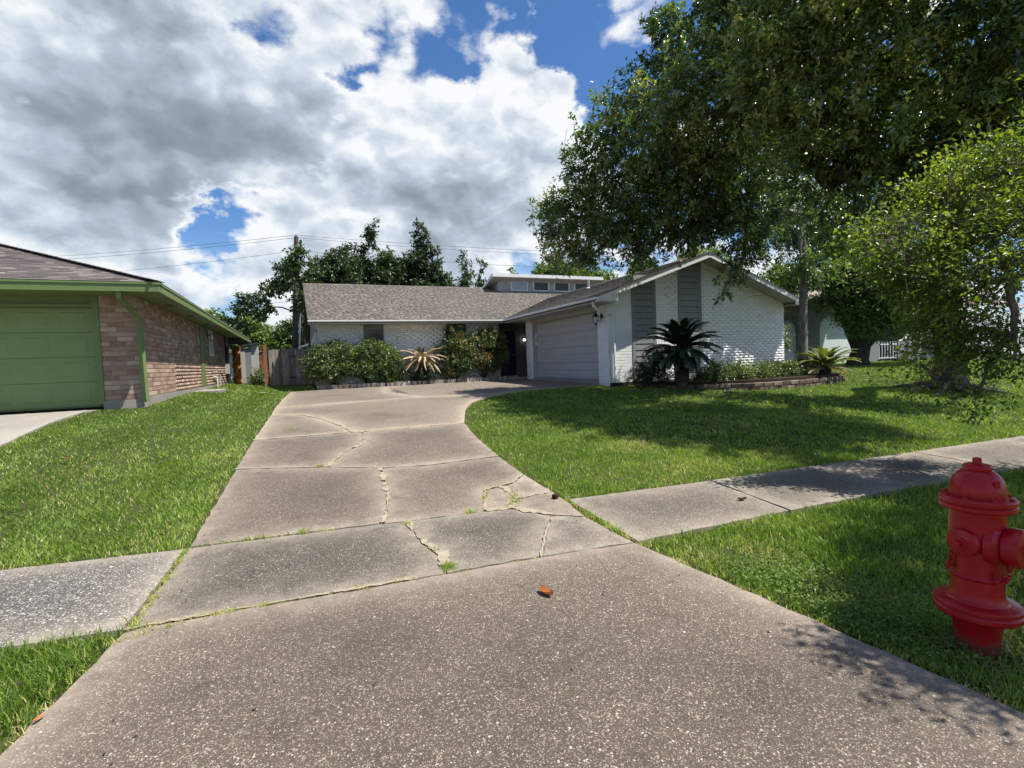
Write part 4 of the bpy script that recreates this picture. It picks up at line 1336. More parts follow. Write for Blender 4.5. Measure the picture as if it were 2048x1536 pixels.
pl = thing("porch_light", "small lit globe lamp on the dark entry wall behind the white pier", "lamp", (9.33, 20.48, 2.36))
m, k = material("lit_globe")
e = k.n("ShaderNodeEmission", {0: (1, .97, .9, 1), 1: 1.6})
k.t.links.new(e.outputs[0], k.n("ShaderNodeOutputMaterial").inputs[0])
MB().lathe([(.0, -.065), (.04, -.05), (.058, -.015), (.06, .01), (.045, .045), (.0, .065)], (9.32, 20.38, 2.36), (0, 0, 1), 14).build("globe", m, pl)
MB().lathe([(.0, 0), (.06, 0), (.06, .02), (.02, .03), (.02, .09), (.0, .09)], (9.32, 20.48, 2.36), (0, -1, 0), 12).build("mount", M_BLACK, pl)

wo = MB()
for q in range(9):
    t = q / 8
    wo.box((8.6, 17.685 - .001 * q, 2.02 + .42 * t), (.07 + .05 * math.sin(3 * math.pi * t), .03, .05), Matrix.Rotation(.5 * math.sin(5 * t), 3, "Y"))
tag(wo.build("wall_ornament", M_WHITEM), "pale curly metal ornament hung on the grey jamb left of the garage door", "ornament")

sc = thing("wall_sconce", "small dark and white lamp beside the window of the brown brick wall", "lamp", (-2.97, 20.95, 2.75))
MB().lathe([(.0, 0), (.05, 0), (.05, .02), (.015, .03), (.015, .12), (.0, .12)], (-2.985, 20.95, 2.78), (1, 0, 0), 10).build("mount", M_BLACK, sc)
MB().lathe([(.0, -.09), (.05, -.07), (.06, .0), (.03, .07), (.0, .08)], (-2.85, 20.95, 2.70), (0, 0, 1), 10).build("globe", M_WHITEM, sc)

ub = thing("utility_box", "grey utility meter box with black conduit at the far end of the brown brick wall", "meter", (-2.93, 25.6, 1.4))
MB().span((-2.985, 25.2, 1.35), (-2.84, 25.5, 1.78)).build("box", M_TRIMG, ub)
MB().tube([(-2.94, 25.35, .8), (-2.94, 25.35, 3.0)], .03, 6).build("conduit", M_BLACK, ub)
MB().span((-2.99, 25.65, .8), (-2.90, 26.2, 2.6)).build("panel", M_BLACK, ub)
gm = thing("hose_tap", "white pipe tap with a looping black hose low on the brown brick wall", "tap", (-2.9, 21.9, .85))
MB().tube([(-2.85, 21.7, .84), (-2.85, 21.7, 1.25), (-2.98, 21.7, 1.28)], .022, 6).build("pipe", M_WHITEM, gm)
MB().tube([(-2.85, 22.4, .84), (-2.85, 22.4, 1.35), (-2.85, 22.1, 1.42), (-2.85, 21.7, 1.44), (-2.98, 21.7, 1.44)], .022, 6).build("pipe", M_TRIMG, gm)
MB().tube([(-2.84, 22.42, 1.42), (-2.78, 22.6, 1.30), (-2.75, 22.8, 1.05), (-2.7, 23.2, .87), (-2.6, 23.6, .85)], .018, 6).build("hose", M_BLACK, gm)
pd = MB().span((-2.95, 17.6, .72), (-2.28, 19.2, .87)).build("concrete_pad", M_PALE, None, .01)
tag(pd, "low concrete step pad in the grass against the brown brick wall", "pad")
PAVED.append([(-2.98, 17.55), (-2.25, 17.55), (-2.25, 19.25), (-2.98, 19.25)])
tag(MB().lathe([(.0, 0), (.15, 0), (.16, .02), (.14, .035), (.0, .04)], (-1.13, 18.0, .685), (0, 0, 1), 20).build("valve_cover", M_GREEN), "flat green valve cover lying in the grass strip near the driveway", "cover")

# ================================================================== fire hydrant
m, k = material("red_hydrant_paint")
p = wpos(k)
a, b_ = k.noise(p, 9, 6, 0.65), k.noise(p, 70, 4, 0.6)
c = k.mix(k.smooth(a, .4, .75), (0.36, 0.006, 0.012), (0.28, 0.005, 0.010))
c = k.mix(k.m("MULTIPLY", k.smooth(k.noise(p, 26, 5, .7), .66, .72), .8), c, (0.07, 0.012, 0.012))
c = k.mix(k.m("MULTIPLY", k.smooth(b_, .62, .75), .35), c, (0.36, 0.03, 0.03))
zz_ = k.n("ShaderNodeSeparateXYZ", {0: p}).outputs[2]
c = k.mix(k.m("MULTIPLY", k.smooth(k.m("ADD", zz_, k.m("MULTIPLY", k.noise(p, 22, 4, .7), -.22)), -.01, -.09), .7), c, (0.10, 0.06, 0.04))
M_RED = finish(m, k, c, k.ramp(a, [(.3, .20), (.7, .36)]), k.m("ADD", a, k.m("MULTIPLY", b_, .6)), .3, .006, .32)
HX, HY = 2.83, 1.26
hy = thing("fire_hydrant", "red painted fire hydrant standing in the grass verge beside the driveway", "fire hydrant", (HX, HY, 0))
O = (HX, HY, 0)
MB().lathe([(.075, -.08), (.080, .0), (.086, .08), (.098, .15), (.11, .165)], O, n=32).build("lower_barrel", M_RED, hy)
fl = MB().lathe([(.09, .155), (.150, .160), (.158, .170), (.158, .186), (.150, .196), (.157, .200), (.157, .214), (.148, .222), (.112, .226), (.105, .234)], O, n=40).build("base_flange", M_RED, hy)
MB().lathe([(.108, .225), (.097, .245), (.094, .27), (.094, .330), (.099, .334), (.102, .342), (.099, .350), (.095, .354), (.096, .40), (.100, .45), (.103, .52), (.101, .60), (.098, .635), (.104, .655)], O, n=40).build("barrel", M_RED, hy)
bf_ = MB().lathe([(.10, .645), (.130, .650), (.137, .657), (.137, .672), (.131, .677), (.131, .680), (.138, .684), (.138, .698), (.130, .706), (.105, .708)], O, n=40).build("bonnet_flange", M_RED, hy)
for q in range(8):
    a = q * math.pi / 4 + .1
    MB().lathe([(.009, 0), (.009, .009), (.006, .011), (.0, .011)], (HX + .120 * math.cos(a), HY + .118 * math.sin(a), .704), n=6, smooth=False).build("bolt", M_RED, bf_)
MB().lathe([(.100, .700), (.101, .720), (.099, .748), (.090, .782), (.076, .806), (.058, .822), (.045, .828)], O, n=40).build("bonnet", M_RED, hy)
MB().lathe([(.040, .822), (.050, .826), (.053, .834), (.053, .842), (.048, .850), (.030, .853), (.018, .853)], O, n=28).build("bonnet_cap", M_RED, hy)
MB().lathe([(.019, .850), (.017, .878), (.014, .881), (.0, .881)], O, n=5, smooth=False).build("operating_nut", M_RED, hy)
MB().box((HX - .035, HY - .086, .775), (.022, .018, .028), Matrix.Rotation(.4, 3, "Z")).build("lug", M_RED, hy)
for ax, r, z, ln_, nm in (((-1, .04, 0), .052, .505, .118, "hose_nozzle"), ((1, -.04, 0), .052, .505, .135, "hose_nozzle"), ((.12, -1, 0), .072, .500, .156, "pumper_nozzle")):
    A_ = Vector(ax).normalized()
    P0 = Vector((HX, HY, z))
    nz = MB().lathe([(r * 1.5, .05), (r * 1.42, .078), (r * 1.18, .092), (r * 1.05, .098), (r * 1.02, .115)], P0, A_, 28).build(nm, M_RED, hy)
    cap = MB()
    c0 = ln_ - .035
    cap.lathe([(r * 1.0, c0 - .025), (r * 1.16, c0 - .02), (r * 1.2, c0 - .01), (r * 1.2, c0 + .028), (r * 1.12, c0 + .036), (r * .70, c0 + .042), (r * .52, c0 + .044), (r * .48, c0 + .054), (.0, c0 + .057)], P0, A_, 28)
    cap.lathe([(.019, c0 + .052), (.016, c0 + .078), (.0, c0 + .080)], P0, A_, 5, smooth=False)
    cap.build("nozzle_cap", M_RED, nz)
    # chain from the cap to the barrel
    chn = MB()
    sd = A_.cross(Vector((0, 0, 1)))
    p0 = P0 + A_ * (c0 + .01) + sd * r * .9 + Vector((0, 0, -r * .75))
    p1 = Vector((HX, HY, z - .12)) + (A_ + sd * .9).normalized() * .106
    nl = 11
    for q in range(nl):
        t = (q + .5) / nl
        c_ = p0.lerp(p1, t) + Vector((0, 0, -.05 * math.sin(math.pi * t))) + A_ * .01
        dr = (p1 - p0).normalized() + Vector((0, 0, -.16 * math.pi * math.cos(math.pi * t)))
        dr.normalize()
        u_ = dr.cross(Vector((0, 0, 1)) if q % 2 else sd + Vector((0, 0, .2))).normalized()
        pts = [c_ + dr * (.013 * math.cos(s_)) + u_ * (.0075 * math.sin(s_)) for s_ in [2 * math.pi * i / 8 for i in range(9)]]
        chn.tube(pts, .0030, 5, cap=False)
    chn.build("chain", M_RED, hy)

# ================================================================== bed edging and retaining wall
eg = thing("brick_edging", "row of upright grey and tan bricks edging the bed below the front wall", "edging", (4, 18.5, .68))
ebm = []
for i in range(6):
    b = MB()
    b.add(*Courses("q", "q", 1, None, (0.072, 0.2, 0.0), 1, 0.004).unit(), (i + .5) / 6) if False else b.box((0, 0, 0), (.068, .095, .20), None, (i + .5) / 6)
    me = b.mesh("brick")
    me.materials.append(M_EDGEB)
    ebm.append(me)
pts = [(.62, 19.2), (.58, 18.55), (2.9, 18.48), (5.6, 18.60), (7.7, 18.76), (8.30, 18.82)]
for (xa, ya), (xb, yb) in zip(pts[:-1], pts[1:]):
    L = math.hypot(xb - xa, yb - ya)
    for q in range(int(L / .078)):
        t = (q + .5) * .078 / L
        o = bpy.data.objects.new("brick", random.choice(ebm))
        COL.objects.link(o)
        adopt(o, eg)
        x, y = xa + (xb - xa) * t, ya + (yb - ya) * t
        o.matrix_basis = Matrix.Translation((x, y, float(hgt(np.array(x), np.array(y))) + .035 + random.uniform(-.010, .008))) @ Matrix.Rotation(math.atan2(yb - ya, xb - xa) + random.uniform(-.03, .03), 4, "Z") @ Matrix.Rotation(random.uniform(-.03, .03), 4, "X")
rw = thing("retaining_wall", "curved two course wall of tan garden blocks round the raised bed", "garden wall", (12, 9.8, .42))
bms = []
for i in range(6):
    b = MB()
    x, y, z = .15, .10, .058
    e = .014
    V = [(sx * x, sy * y, sz * z) for sx in (-1, 1) for sy in (-1, 1) for sz in (-1, 1)]
    b.box((0, .01, 0), (.298, .18, .112), None, (i + .5) / 6)
    b.add([(-x, -.08, -z + .002), (x, -.08, -z + .002), (x, -.08, z - .002), (-x, -.08, z - .002), (-x + e, -.10 - .01 * (i % 3), -z + e), (x - e, -.10 - .006 * (i % 2), -z + e), (x - e, -.105, z - e), (-x + e, -.10, z - e)],
          [(4, 5, 6, 7), (0, 1, 5, 4), (1, 2, 6, 5), (2, 3, 7, 6), (3, 0, 4, 7)], (i + .5) / 6)
    me = b.mesh("block")
    me.materials.append(M_BLOCK)
    bms.append(me)
rp = [Vector(p) for p in RET]
seg = [0.0]
for a, b in zip(rp[:-1], rp[1:]):
    seg.append(seg[-1] + (b - a).length)


def along(s_):
    for i in range(len(rp) - 1):
        if s_ <= seg[i + 1] or i == len(rp) - 2:
            t = (s_ - seg[i]) / (seg[i + 1] - seg[i])
            dd = (rp[i + 1] - rp[i]).normalized()
            return rp[i].lerp(rp[i + 1], t), math.atan2(dd.y, dd.x)


for row in range(2):
    s_ = .15 if row % 2 else 0.0
    while s_ < seg[-1] - .15:
        p_, an = along(s_ + .15)
        z0 = .665 - .115 * (2 - row) - .058 + .0
        zg_ = float(hgt(np.array(p_.x), np.array(p_.y)))
        if z0 + .06 > zg_ - .05:
            o = bpy.data.objects.new("block", random.choice(bms))
            COL.objects.link(o)
            adopt(o, rw)
            o.matrix_basis = Matrix.Translation((p_.x, p_.y, z0 + random.uniform(-.004, .006) + .035)) @ Matrix.Rotation(an + random.uniform(-.04, .04), 4, "Z")
        s_ += .305


# ================================================================== leaves, twigs, trees
def unit_rand(n):
    v = rng.normal(size=(n, 3))
    return v / np.linalg.norm(v, axis=1, keepdims=True)


def norm(v):
    return v / np.maximum(np.linalg.norm(v, axis=1, keepdims=True), 1e-9)


def leaf_quads(pos, axis, size, ratio, tone, up_bias=0.5, curl=0.12):
    """One folded pointed leaf (two triangles) at each pos."""
    n = len(pos)
    side = norm(np.cross(axis, norm(unit_rand(n) * (1 - up_bias) + np.array([0, 0, 1.0]) * up_bias)))
    nr = np.cross(side, axis)
    s = size[:, None]
    base, tip = pos, pos + axis * s - nr * s * curl
    mid = pos + axis * s * 0.48 + nr * s * 0.04
    l, r = mid + side * s * ratio / 2 + nr * s * 0.05, mid - side * s * ratio / 2 + nr * s * 0.05
    V = np.stack([base, l, tip, r], 1).reshape(-1, 3)
    b = 4 * np.arange(n)[:, None]
    F = np.stack([b + [0, 1, 2], b + [0, 2, 3]], 1).reshape(-1, 3)
    return V, F, np.repeat(tone, 2)


def sticks(p0, p1, r0, r1):
    n = len(p0)
    ax = norm(p1 - p0)
    s = norm(np.cross(ax, unit_rand(n)))
    u = np.cross(ax, s)
    V = []
    for p, r in ((p0, r0), (p1, r1)):
        for a in (0, 2.094, 4.189):
            V.append(p + (s * math.cos(a) + u * math.sin(a)) * np.reshape(r, (-1, 1)))
    V = np.stack(V, 1).reshape(-1, 3)
    b = 6 * np.arange(n)[:, None]
    F = np.stack([b + [i, (i + 1) % 3, 3 + (i + 1) % 3, 3 + i] for i in range(3)], 1).reshape(-1, 4)
    return V, F


def sprays(clusters, per, leaf, ratio, length, n_leaf=15, droop=0.25, squash=0.85, spread=0.55, tone0=0.42, tvar=0.2, shell=2.0, centre=None):
    """Leaf sprays spread through round clumps; returns leaf arrays and the twig ends."""
    LP, LA, LS, LT, T0, T1 = [], [], [], [], [], []
    allc = np.array([c[:3] for c in clusters])
    cen = allc.mean(0) if centre is None else np.array(centre)
    for cx, cy, cz, r, *rest in clusters:
        dens = rest[0] if rest else 1.0
        lift = rest[1] if len(rest) > 1 else 0.0  # sunlit look of the front clumps, put into their leaf tone
        ns = max(4, int(per * r * r * dens * rng.uniform(.65, 1.3) / n_leaf))
        u = unit_rand(ns)
        rad = r * rng.random(ns) ** (1 / shell) * rng.uniform(.8, 1.12, ns) * np.where(rng.random(ns) < .10, rng.uniform(1.1, 1.45, ns), 1)
        ct = rng.normal(0, .55 * tvar)
        o = np.array([cx, cy, cz]) + u * rad[:, None] * [1, 1, squash]
        outw = norm(o - cen + u * r * .8)
        ax = norm(outw * .55 + unit_rand(ns) * .75 - np.array([0, 0, droop]))
        ln = length * rng.uniform(.6, 1.25, ns)
        st = np.clip(rng.normal(tone0, tvar * .6, ns) + ct + lift + .10 * (u @ np.array([.35, -.3, .9])), 0, 1)  # last term paints sunlight: lighter tone on each clump's sunward side
        t = rng.random((ns, n_leaf)) ** .8
        pos = o[:, None] + ax[:, None] * (t * ln[:, None])[..., None] + rng.normal(0, spread * .09, (ns, n_leaf, 3)) * (length / .4)
        la = norm((ax[:, None] * .7 + rng.normal(0, .62, (ns, n_leaf, 3)) - np.array([0, 0, droop * .5])).reshape(-1, 3))
        LP.append(pos.reshape(-1, 3))
        LA.append(la)
        LS.append(leaf * rng.uniform(.6, 1.2, ns * n_leaf))
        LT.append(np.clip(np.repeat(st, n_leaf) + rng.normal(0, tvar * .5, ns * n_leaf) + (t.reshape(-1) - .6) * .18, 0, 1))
        T0.append(o - ax * ln[:, None] * .5)
        T1.append(o + ax * ln[:, None] * .9)
    return map(np.concatenate, (LP, LA, LS, LT, T0, T1))


def curve_pts(a, b, sag, n=5, jit=0.08):
    a, b = Vector(a), Vector(b)
    L = (b - a).length
    return [a.lerp(b, i / n) + Vector((random.uniform(-1, 1), random.uniform(-1, 1), random.uniform(-1, 1))) * jit * L * math.sin(math.pi * i / n) * .5 + Vector((0, 0, sag * L * math.sin(math.pi * i / n))) for i in range(n + 1)]


def limbs(mb, trunk, tops, clusters, r0, expo=.5, sag=.06):
    """Limbs that fork from the trunk's nodes to every clump."""
    nodes = [(Vector(t), -1, 0) for t in tops]
    start = nodes[0][0]
    order = sorted(clusters, key=lambda c: (Vector(c[:3]) - start).length)
    for c in order:
        q = Vector(c[:3]) - Vector((0, 0, c[3] * .3))
        best = min(range(len(nodes)), key=lambda i: (nodes[i][0] - q).length + .12 * nodes[i][2])
        nodes.append((q, best, nodes[best][2] + (nodes[best][0] - q).length))
    cnt = [1] * len(nodes)
    for i in range(len(nodes) - 1, len(tops) - 1, -1):
        cnt[nodes[i][1]] += cnt[i]
    tot = max(len(clusters), 1)
    for i in range(len(tops), len(nodes)):
        q, pa, _ = nodes[i]
        ra = r0 * (cnt[i] / tot) ** expo + .012
        pts = curve_pts(nodes[pa][0], q, sag)
        mb.tube(pts, [ra * (1 - .35 * j / 5) for j in range(6)], 7, cap=False)


def tree(name, label, cat, group, trunk, tops, clusters, mat, bmat, per, leaf, ratio, length, r0, twigs=.25, loc=None, tone0=.42, tvar=.2, droop=.25, n_leaf=15, squash=.85, shell=2.0, spread=.55, parts=("trunk", "crown"), centre=None, tw=.006, expo=.5, keep=None):
    root = thing(name, label, cat, loc or trunk[0][0][:3], group)
    mb = MB()
    for path, rad in [(trunk[i][0:-1] if False else trunk[i][0], trunk[i][1]) for i in range(len(trunk))] if isinstance(trunk[0][0], (list, tuple)) and isinstance(trunk[0][0][0], (list, tuple)) else [trunk]:
        mb.tube(path, rad, 14, cap=False)
    limbs(mb, None, tops, clusters, r0, expo)
    tr_ = mb.build(parts[0], bmat, root)
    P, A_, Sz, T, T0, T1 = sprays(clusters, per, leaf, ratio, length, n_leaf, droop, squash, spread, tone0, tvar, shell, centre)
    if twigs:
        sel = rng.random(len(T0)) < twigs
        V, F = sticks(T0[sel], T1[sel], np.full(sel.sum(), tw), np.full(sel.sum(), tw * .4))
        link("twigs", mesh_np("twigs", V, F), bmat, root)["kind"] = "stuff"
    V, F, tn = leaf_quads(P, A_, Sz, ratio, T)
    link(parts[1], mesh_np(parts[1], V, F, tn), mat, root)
    return root


# the slim tree in the raised bed: its crown hangs over the garage roof
CA = [(7.16, 12.34, 4.60, 0.80), (6.70, 12.03, 5.30, 0.72), (7.46, 11.72, 5.54, 1.02), (7.77, 12.29, 4.45, 0.62), (8.30, 11.34, 5.20, 1.15), (7.35, 11.26, 6.42, 0.95), (8.33, 10.28, 6.05, 1.30), (7.59, 10.66, 7.23, 0.85), (8.08, 9.92, 7.45, 1.02), (9.07, 10.46, 5.05, 1.15),
      (8.74, 11.10, 4.25, 0.60), (10.05, 10.06, 5.35, 1.2), (11.05, 9.85, 5.25, 1.15), (9.58, 8.66, 5.95, 1.2, 1.0, .1), (8.10, 8.78, 6.67, 1.15, 1.0, .1), (8.44, 9.26, 8.25, 0.8), (8.16, 9.41, 8.95, 0.5), (8.83, 7.94, 7.02, 1.2, 1.0, .15), (8.60, 8.10, 8.18, 1.1, .8, .1), (14.6, 11.8, 6.1, 1.2),
      (10.75, 9.75, 3.80, 0.38), (11.05, 9.80, 4.25, 0.50), (10.30, 9.9, 3.08, 0.16), (10.5, 9.85, 3.42, 0.24), (16.3, 12.2, 5.5, 1.1), (9.11, 9.41, 5.94, 1.1), (9.5, 10.39, 4.75, 0.6), (11.4, 9.2, 6.9, 1.3), (13.7, 10.3, 3.9, .4), (14.9, 10.5, 3.9, .4), (14.4, 10.3, 3.6, .35)]
tree("slim_oak", "tall oak with slim grey trunk in the raised bed and crown over the garage roof", "tree", "oaks in the front yard",
     ([(14.10, 10.5, .45), (14.10, 10.52, 1.4), (14.18, 10.56, 2.8), (14.25, 10.6, 4.2), (13.9, 10.4, 5.4)], [.155, .125, .115, .11, .09]), [(13.9, 10.4, 5.4)],
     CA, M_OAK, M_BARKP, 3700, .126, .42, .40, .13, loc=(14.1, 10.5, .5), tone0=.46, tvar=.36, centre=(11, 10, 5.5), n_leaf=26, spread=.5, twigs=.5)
CC = [(8.82, 6.79, 5.59, 1.08, 1.0, .16), (8.25, 6.54, 6.64, 1.05, 1.0, .22), (8.70, 5.76, 5.80, 1.05), (9.98, 6.82, 5.08, 1.05), (10.01, 5.73, 5.39, 1.1), (8.45, 5.92, 6.83, 1.0, .9, .2), (8.97, 5.13, 6.31, 1.02, .9, .15), (9.22, 4.45, 5.59, 1.0), (10.83, 5.38, 5.18, 1.05), (9.27, 3.89, 5.77, 0.9),
      (10.61, 4.39, 5.28, 0.95), (11.84, 7.64, 4.75, 1.0), (12.35, 6.88, 4.7, 1.05), (13.26, 5.96, 5.0, 1.05), (8.26, 4.93, 7.06, 0.95, .75), (8.42, 4.07, 6.49, 0.93, .75), (8.19, 6.08, 7.86, 1.0, .75), (9.01, 3.48, 6.23, 0.9), (10.46, 3.92, 5.54, 0.95), (8.27, 7.17, 8.47, 1.0),
      (13.56, 5.29, 5.05, 1.1), (17.2, 6.0, 6.0, 1.3)]
tree("spreading_oak", "broad dark oak with a thick trunk and bare roots on the right lawn", "tree", "oaks in the front yard",
     ([(15.95, 7.7, .20), (15.97, 7.7, .42), (16.02, 7.72, 1.0), (16.1, 7.74, 2.0), (15.9, 7.75, 3.0), (15.5, 7.7, 3.7)], [.62, .40, .31, .29, .28, .26]), [(15.95, 7.74, 2.9), (15.5, 7.7, 3.7)],
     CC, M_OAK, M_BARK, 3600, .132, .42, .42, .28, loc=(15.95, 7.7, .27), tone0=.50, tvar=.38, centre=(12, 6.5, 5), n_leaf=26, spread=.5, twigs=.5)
b = MB()
for q in range(9):
    a = 2.2 + q * .42
    ln_ = random.uniform(.9, 2.2)
    b.tube([(15.95 + math.cos(a) * ln_ * t, 7.7 + math.sin(a) * ln_ * t, float(hgt(np.array(16.), np.array(7.7 + math.sin(a) * ln_ * t))) + .14 * (1 - t) ** 1.5 - .03) for t in (.1, .35, .6, 1)], [.14, .10, .07, .03], 7)
b.build("root", M_BARK, bpy.data.objects["spreading_oak"])

# crape myrtle whose branches reach in over the verge, stem beyond the view
CD = [(6.62, 2.94, 3.16, 0.36), (6.22, 3.09, 2.86, 0.37), (5.60, 3.12, 2.57, 0.27), (5.30, 3.13, 2.40, 0.19), (6.05, 2.92, 2.40, 0.40), (6.22, 2.64, 2.52, 0.37), (6.43, 2.58, 3.10, 0.24), (5.71, 3.05, 2.12, 0.33), (5.92, 2.74, 1.97, 0.36), (6.06, 2.46, 2.07, 0.32),
      (5.91, 2.62, 1.62, 0.32), (5.94, 2.38, 1.51, 0.27), (5.92, 2.94, 1.65, 0.27), (6.02, 3.12, 1.88, 0.23), (5.87, 2.83, 1.25, 0.20), (6.02, 2.55, 1.25, 0.22), (5.50, 2.88, 1.12, 0.10), (5.72, 2.88, 0.95, 0.09), (5.92, 2.37, 1.15, 0.15), (5.75, 2.99, 1.30, 0.16), (5.61, 3.05, 0.92, 0.13), (6.0, 2.67, 0.82, 0.16), (5.85, 2.75, 1.45, 0.2), (5.61, 3.31, 2.21, 0.16),
      (6.6, 1.9, 3.0, .5), (6.0, 1.5, 3.3, .5), (5.3, 1.15, 3.4, .5), (4.6, .75, 3.3, .45, 1.4), (4.0, .5, 3.1, .45, 1.6), (7.2, 2.2, 3.6, .6), (7.4, 1.2, 3.2, .6), (6.6, .7, 3.6, .6), (5.6, .3, 3.6, .5), (7.6, 2.8, 2.8, .5), (7.3, 3.2, 3.3, .45), (6.9, 2.4, 2.2, .4), (8.2, 1.8, 3.0, .6), (4.9, .1, 3.1, .4), (3.95, .05, 2.7, .30, 1.3)]
CD = [(x, y, z + (.12 if z < 1.4 else 0), r * (.80 if x > 5 and y > 2.2 else 1), (e[0] if e else (.75 if z < 1.75 and y > 2.2 else 1.0))) for x, y, z, r, *e in CD]
tree("crape_myrtle", "light green crape myrtle with small leaves reaching in above the verge past the hydrant", "tree", None,
     [([(7.1, 1.7, -.05), (7.08, 1.72, .6), (6.95, 1.8, 1.3), (6.8, 1.95, 1.9)], [.075, .06, .05, .045]), ([(7.18, 1.62, -.05), (7.25, 1.55, .8), (7.2, 1.5, 1.8)], [.07, .055, .045]), ([(7.05, 1.6, -.05), (6.7, 1.4, .9), (6.3, 1.2, 2.0)], [.06, .05, .04])],
     [(6.8, 1.95, 1.9), (7.2, 1.5, 1.8), (6.3, 1.2, 2.0)], CD, M_CRAPE, M_BARKC, 15500, .056, .50, .34, .045, loc=(7.1, 1.65, 0), tone0=.5, tvar=.24, droop=.12, n_leaf=14, twigs=.8, tw=.0035, shell=1.7, centre=(6.3, 2, 1.8))

# neighbour's tree with a leaning trunk
CB = [(22.6, 14.61, 4.43, 1.2), (22.5, 15.70, 3.75, 0.4), (23.27, 14.17, 3.73, 1.32), (22.7, 14.5, 3.0, 0.7), (24.31, 13.75, 4.34, 1.54), (23.15, 14.29, 5.27, 1.10), (23.71, 16.25, 5.69, 1.20), (22.7, 13.9, 2.35, 0.55), (25.06, 13.38, 3.21, 1.10), (23.87, 13.31, 2.65, 0.70), (26.71, 13.85, 4.88, 1.38), (25.2, 15.2, 6.2, 1.4), (22.8, 15.4, 6.6, 1.1), (27.4, 14.2, 3.6, 1.2)]
tree("leaning_tree", "bushy green tree with a thick dark leaning trunk in front of the grey house", "tree", None,
     [([(23.6, 14.9, .55), (23.62, 14.9, .95), (23.8, 14.8, 1.6), (24.4, 14.4, 2.4), (25.1, 13.9, 3.2)], [.55, .40, .33, .27, .22]), ([(23.7, 14.9, 1.2), (23.3, 15.2, 2.6), (22.6, 15.6, 4.2), (21.9, 16.0, 5.8)], [.26, .22, .19, .14])],
     [(24.4, 14.4, 2.4), (25.1, 13.9, 3.2), (23.3, 15.2, 2.6), (22.6, 15.6, 4.2)], CB, M_GREENT, M_BARK, 3200, .15, .45, .5, .14, loc=(23.6, 14.9, .68), tone0=.5, tvar=.25, n_leaf=12)
CE = [(22.34, 17.88, 4.96, 1.1), (21.0, 20.2, 5.3, 1.2), (20.4, 21.5, 5.9, 1.0), (19.3, 24.5, 6.3, 1.0), (21.6, 22.5, 6.6, 1.2)]


def bg_tree(name, label, base, tops, clusters, mat, per=900, leaf=.2, tone0=.45, group="trees behind the houses", r=.16, **kw):
    return tree(name, label, "tree", group, ([base, tuple(Vector(base).lerp(Vector(tops[0]), .5) + Vector((.1, 0, 0))), tops[0]], [r * 1.3, r, r * .8]), tops, clusters, mat, kw.pop("bk", M_BARK), per * 2.3, leaf * 1.3, .48, .5, r * .6, loc=base, tone0=tone0, tvar=.25, n_leaf=12, tw=.012, **kw)


bg_tree("yard_tree", "green tree filling the gap behind the right slope of the white gable roof", (21, 21.5, .7), [(21, 21.3, 4.4)], CE, M_GREENT, 1500, .15)
random.seed(21)


def pillar(x, y, z0, z1, r, n, lean=0.0, dens=1.0):
    """Clumps stacked up a narrow crown that thins towards its tip."""
    out = []
    for i in range(n):
        t = i / (n - 1)
        rr_ = r * (1 - .72 * t ** 1.3)
        a = random.uniform(0, 6.28)
        out.append((x + lean * t + math.cos(a) * rr_ * .55, y + math.sin(a) * rr_ * .5, z0 + (z1 - z0) * t, max(rr_ * .75, .22), dens))
    return out


bg_tree("leafy_tree", "dark tree with one leaning leafy plume, behind the white house's left roof half", (4.4, 42, .7), [(4.4, 42, 5)], pillar(4.2, 42, 5.5, 10.8, 1.5, 9) + pillar(4.8, 42, 9.2, 13.0, .6, 8, 1.3) + [(5.8, 42, 11.9, .4), (3.0, 42, 8, 1.2), (3.1, 42, 10.2, .6)], M_DARKT, 1000, .2, .48)
bg_tree("leafy_tree", "dark upright tree with a blunt tall top, tallest behind the middle of the roof", (10.3, 42, .7), [(10.3, 42, 5)], pillar(10.1, 42, 6, 12.9, 1.3, 11) + pillar(9.7, 42.3, 8, 12.4, .8, 6) + pillar(11.4, 42, 7, 11.0, .8, 5), M_DARKT, 1000, .2, .42)
bg_tree("leafy_tree", "rounded dark tree between the plumed tree and the tall blunt one", (7.4, 43, .7), [(7.4, 43, 5)], [(7, 43, 8.4, 1.7), (8.2, 43, 8.8, 1.4), (6.2, 43, 8.2, 1.2), (7.3, 43, 10.1, .9), (8.6, 43, 9.9, .8), (7.2, 43, 6.2, 1.7), (8.8, 43, 7.6, 1.5), (5.8, 43, 9.3, 1.0), (9.3, 43, 9.2, .9), (11.6, 43, 8.2, 1.3), (12.2, 43, 7.2, 1.4)], M_DARKT, 900, .2, .5)
bg_tree("leafy_tree", "small two pointed dark tree just left of the dormer", (13.8, 40, .7), [(13.8, 40, 5)], pillar(13.2, 40, 6, 10.2, .9, 7) + pillar(14.5, 40, 6, 9.7, .7, 6) + [(12.4, 40, 7, .9)], M_DARKT, 1000, .19, .45)
bg_tree("leafy_tree", "low dark tree crossing behind the utility pole at the roof's left end", (1.6, 40, .7), [(1.6, 40, 5)], [(1.2, 40, 7.4, 1.0), (2.4, 40, 8.2, 1.1), (.9, 40, 5.8, .9), (2.2, 40, 6.4, 1.3), (3.2, 40, 8.9, .8), (1.9, 40, 9.0, .7), (3.4, 40, 7.4, 1.2), (2.9, 40, 9.6, .5)], M_DARKT, 1000, .19, .48)
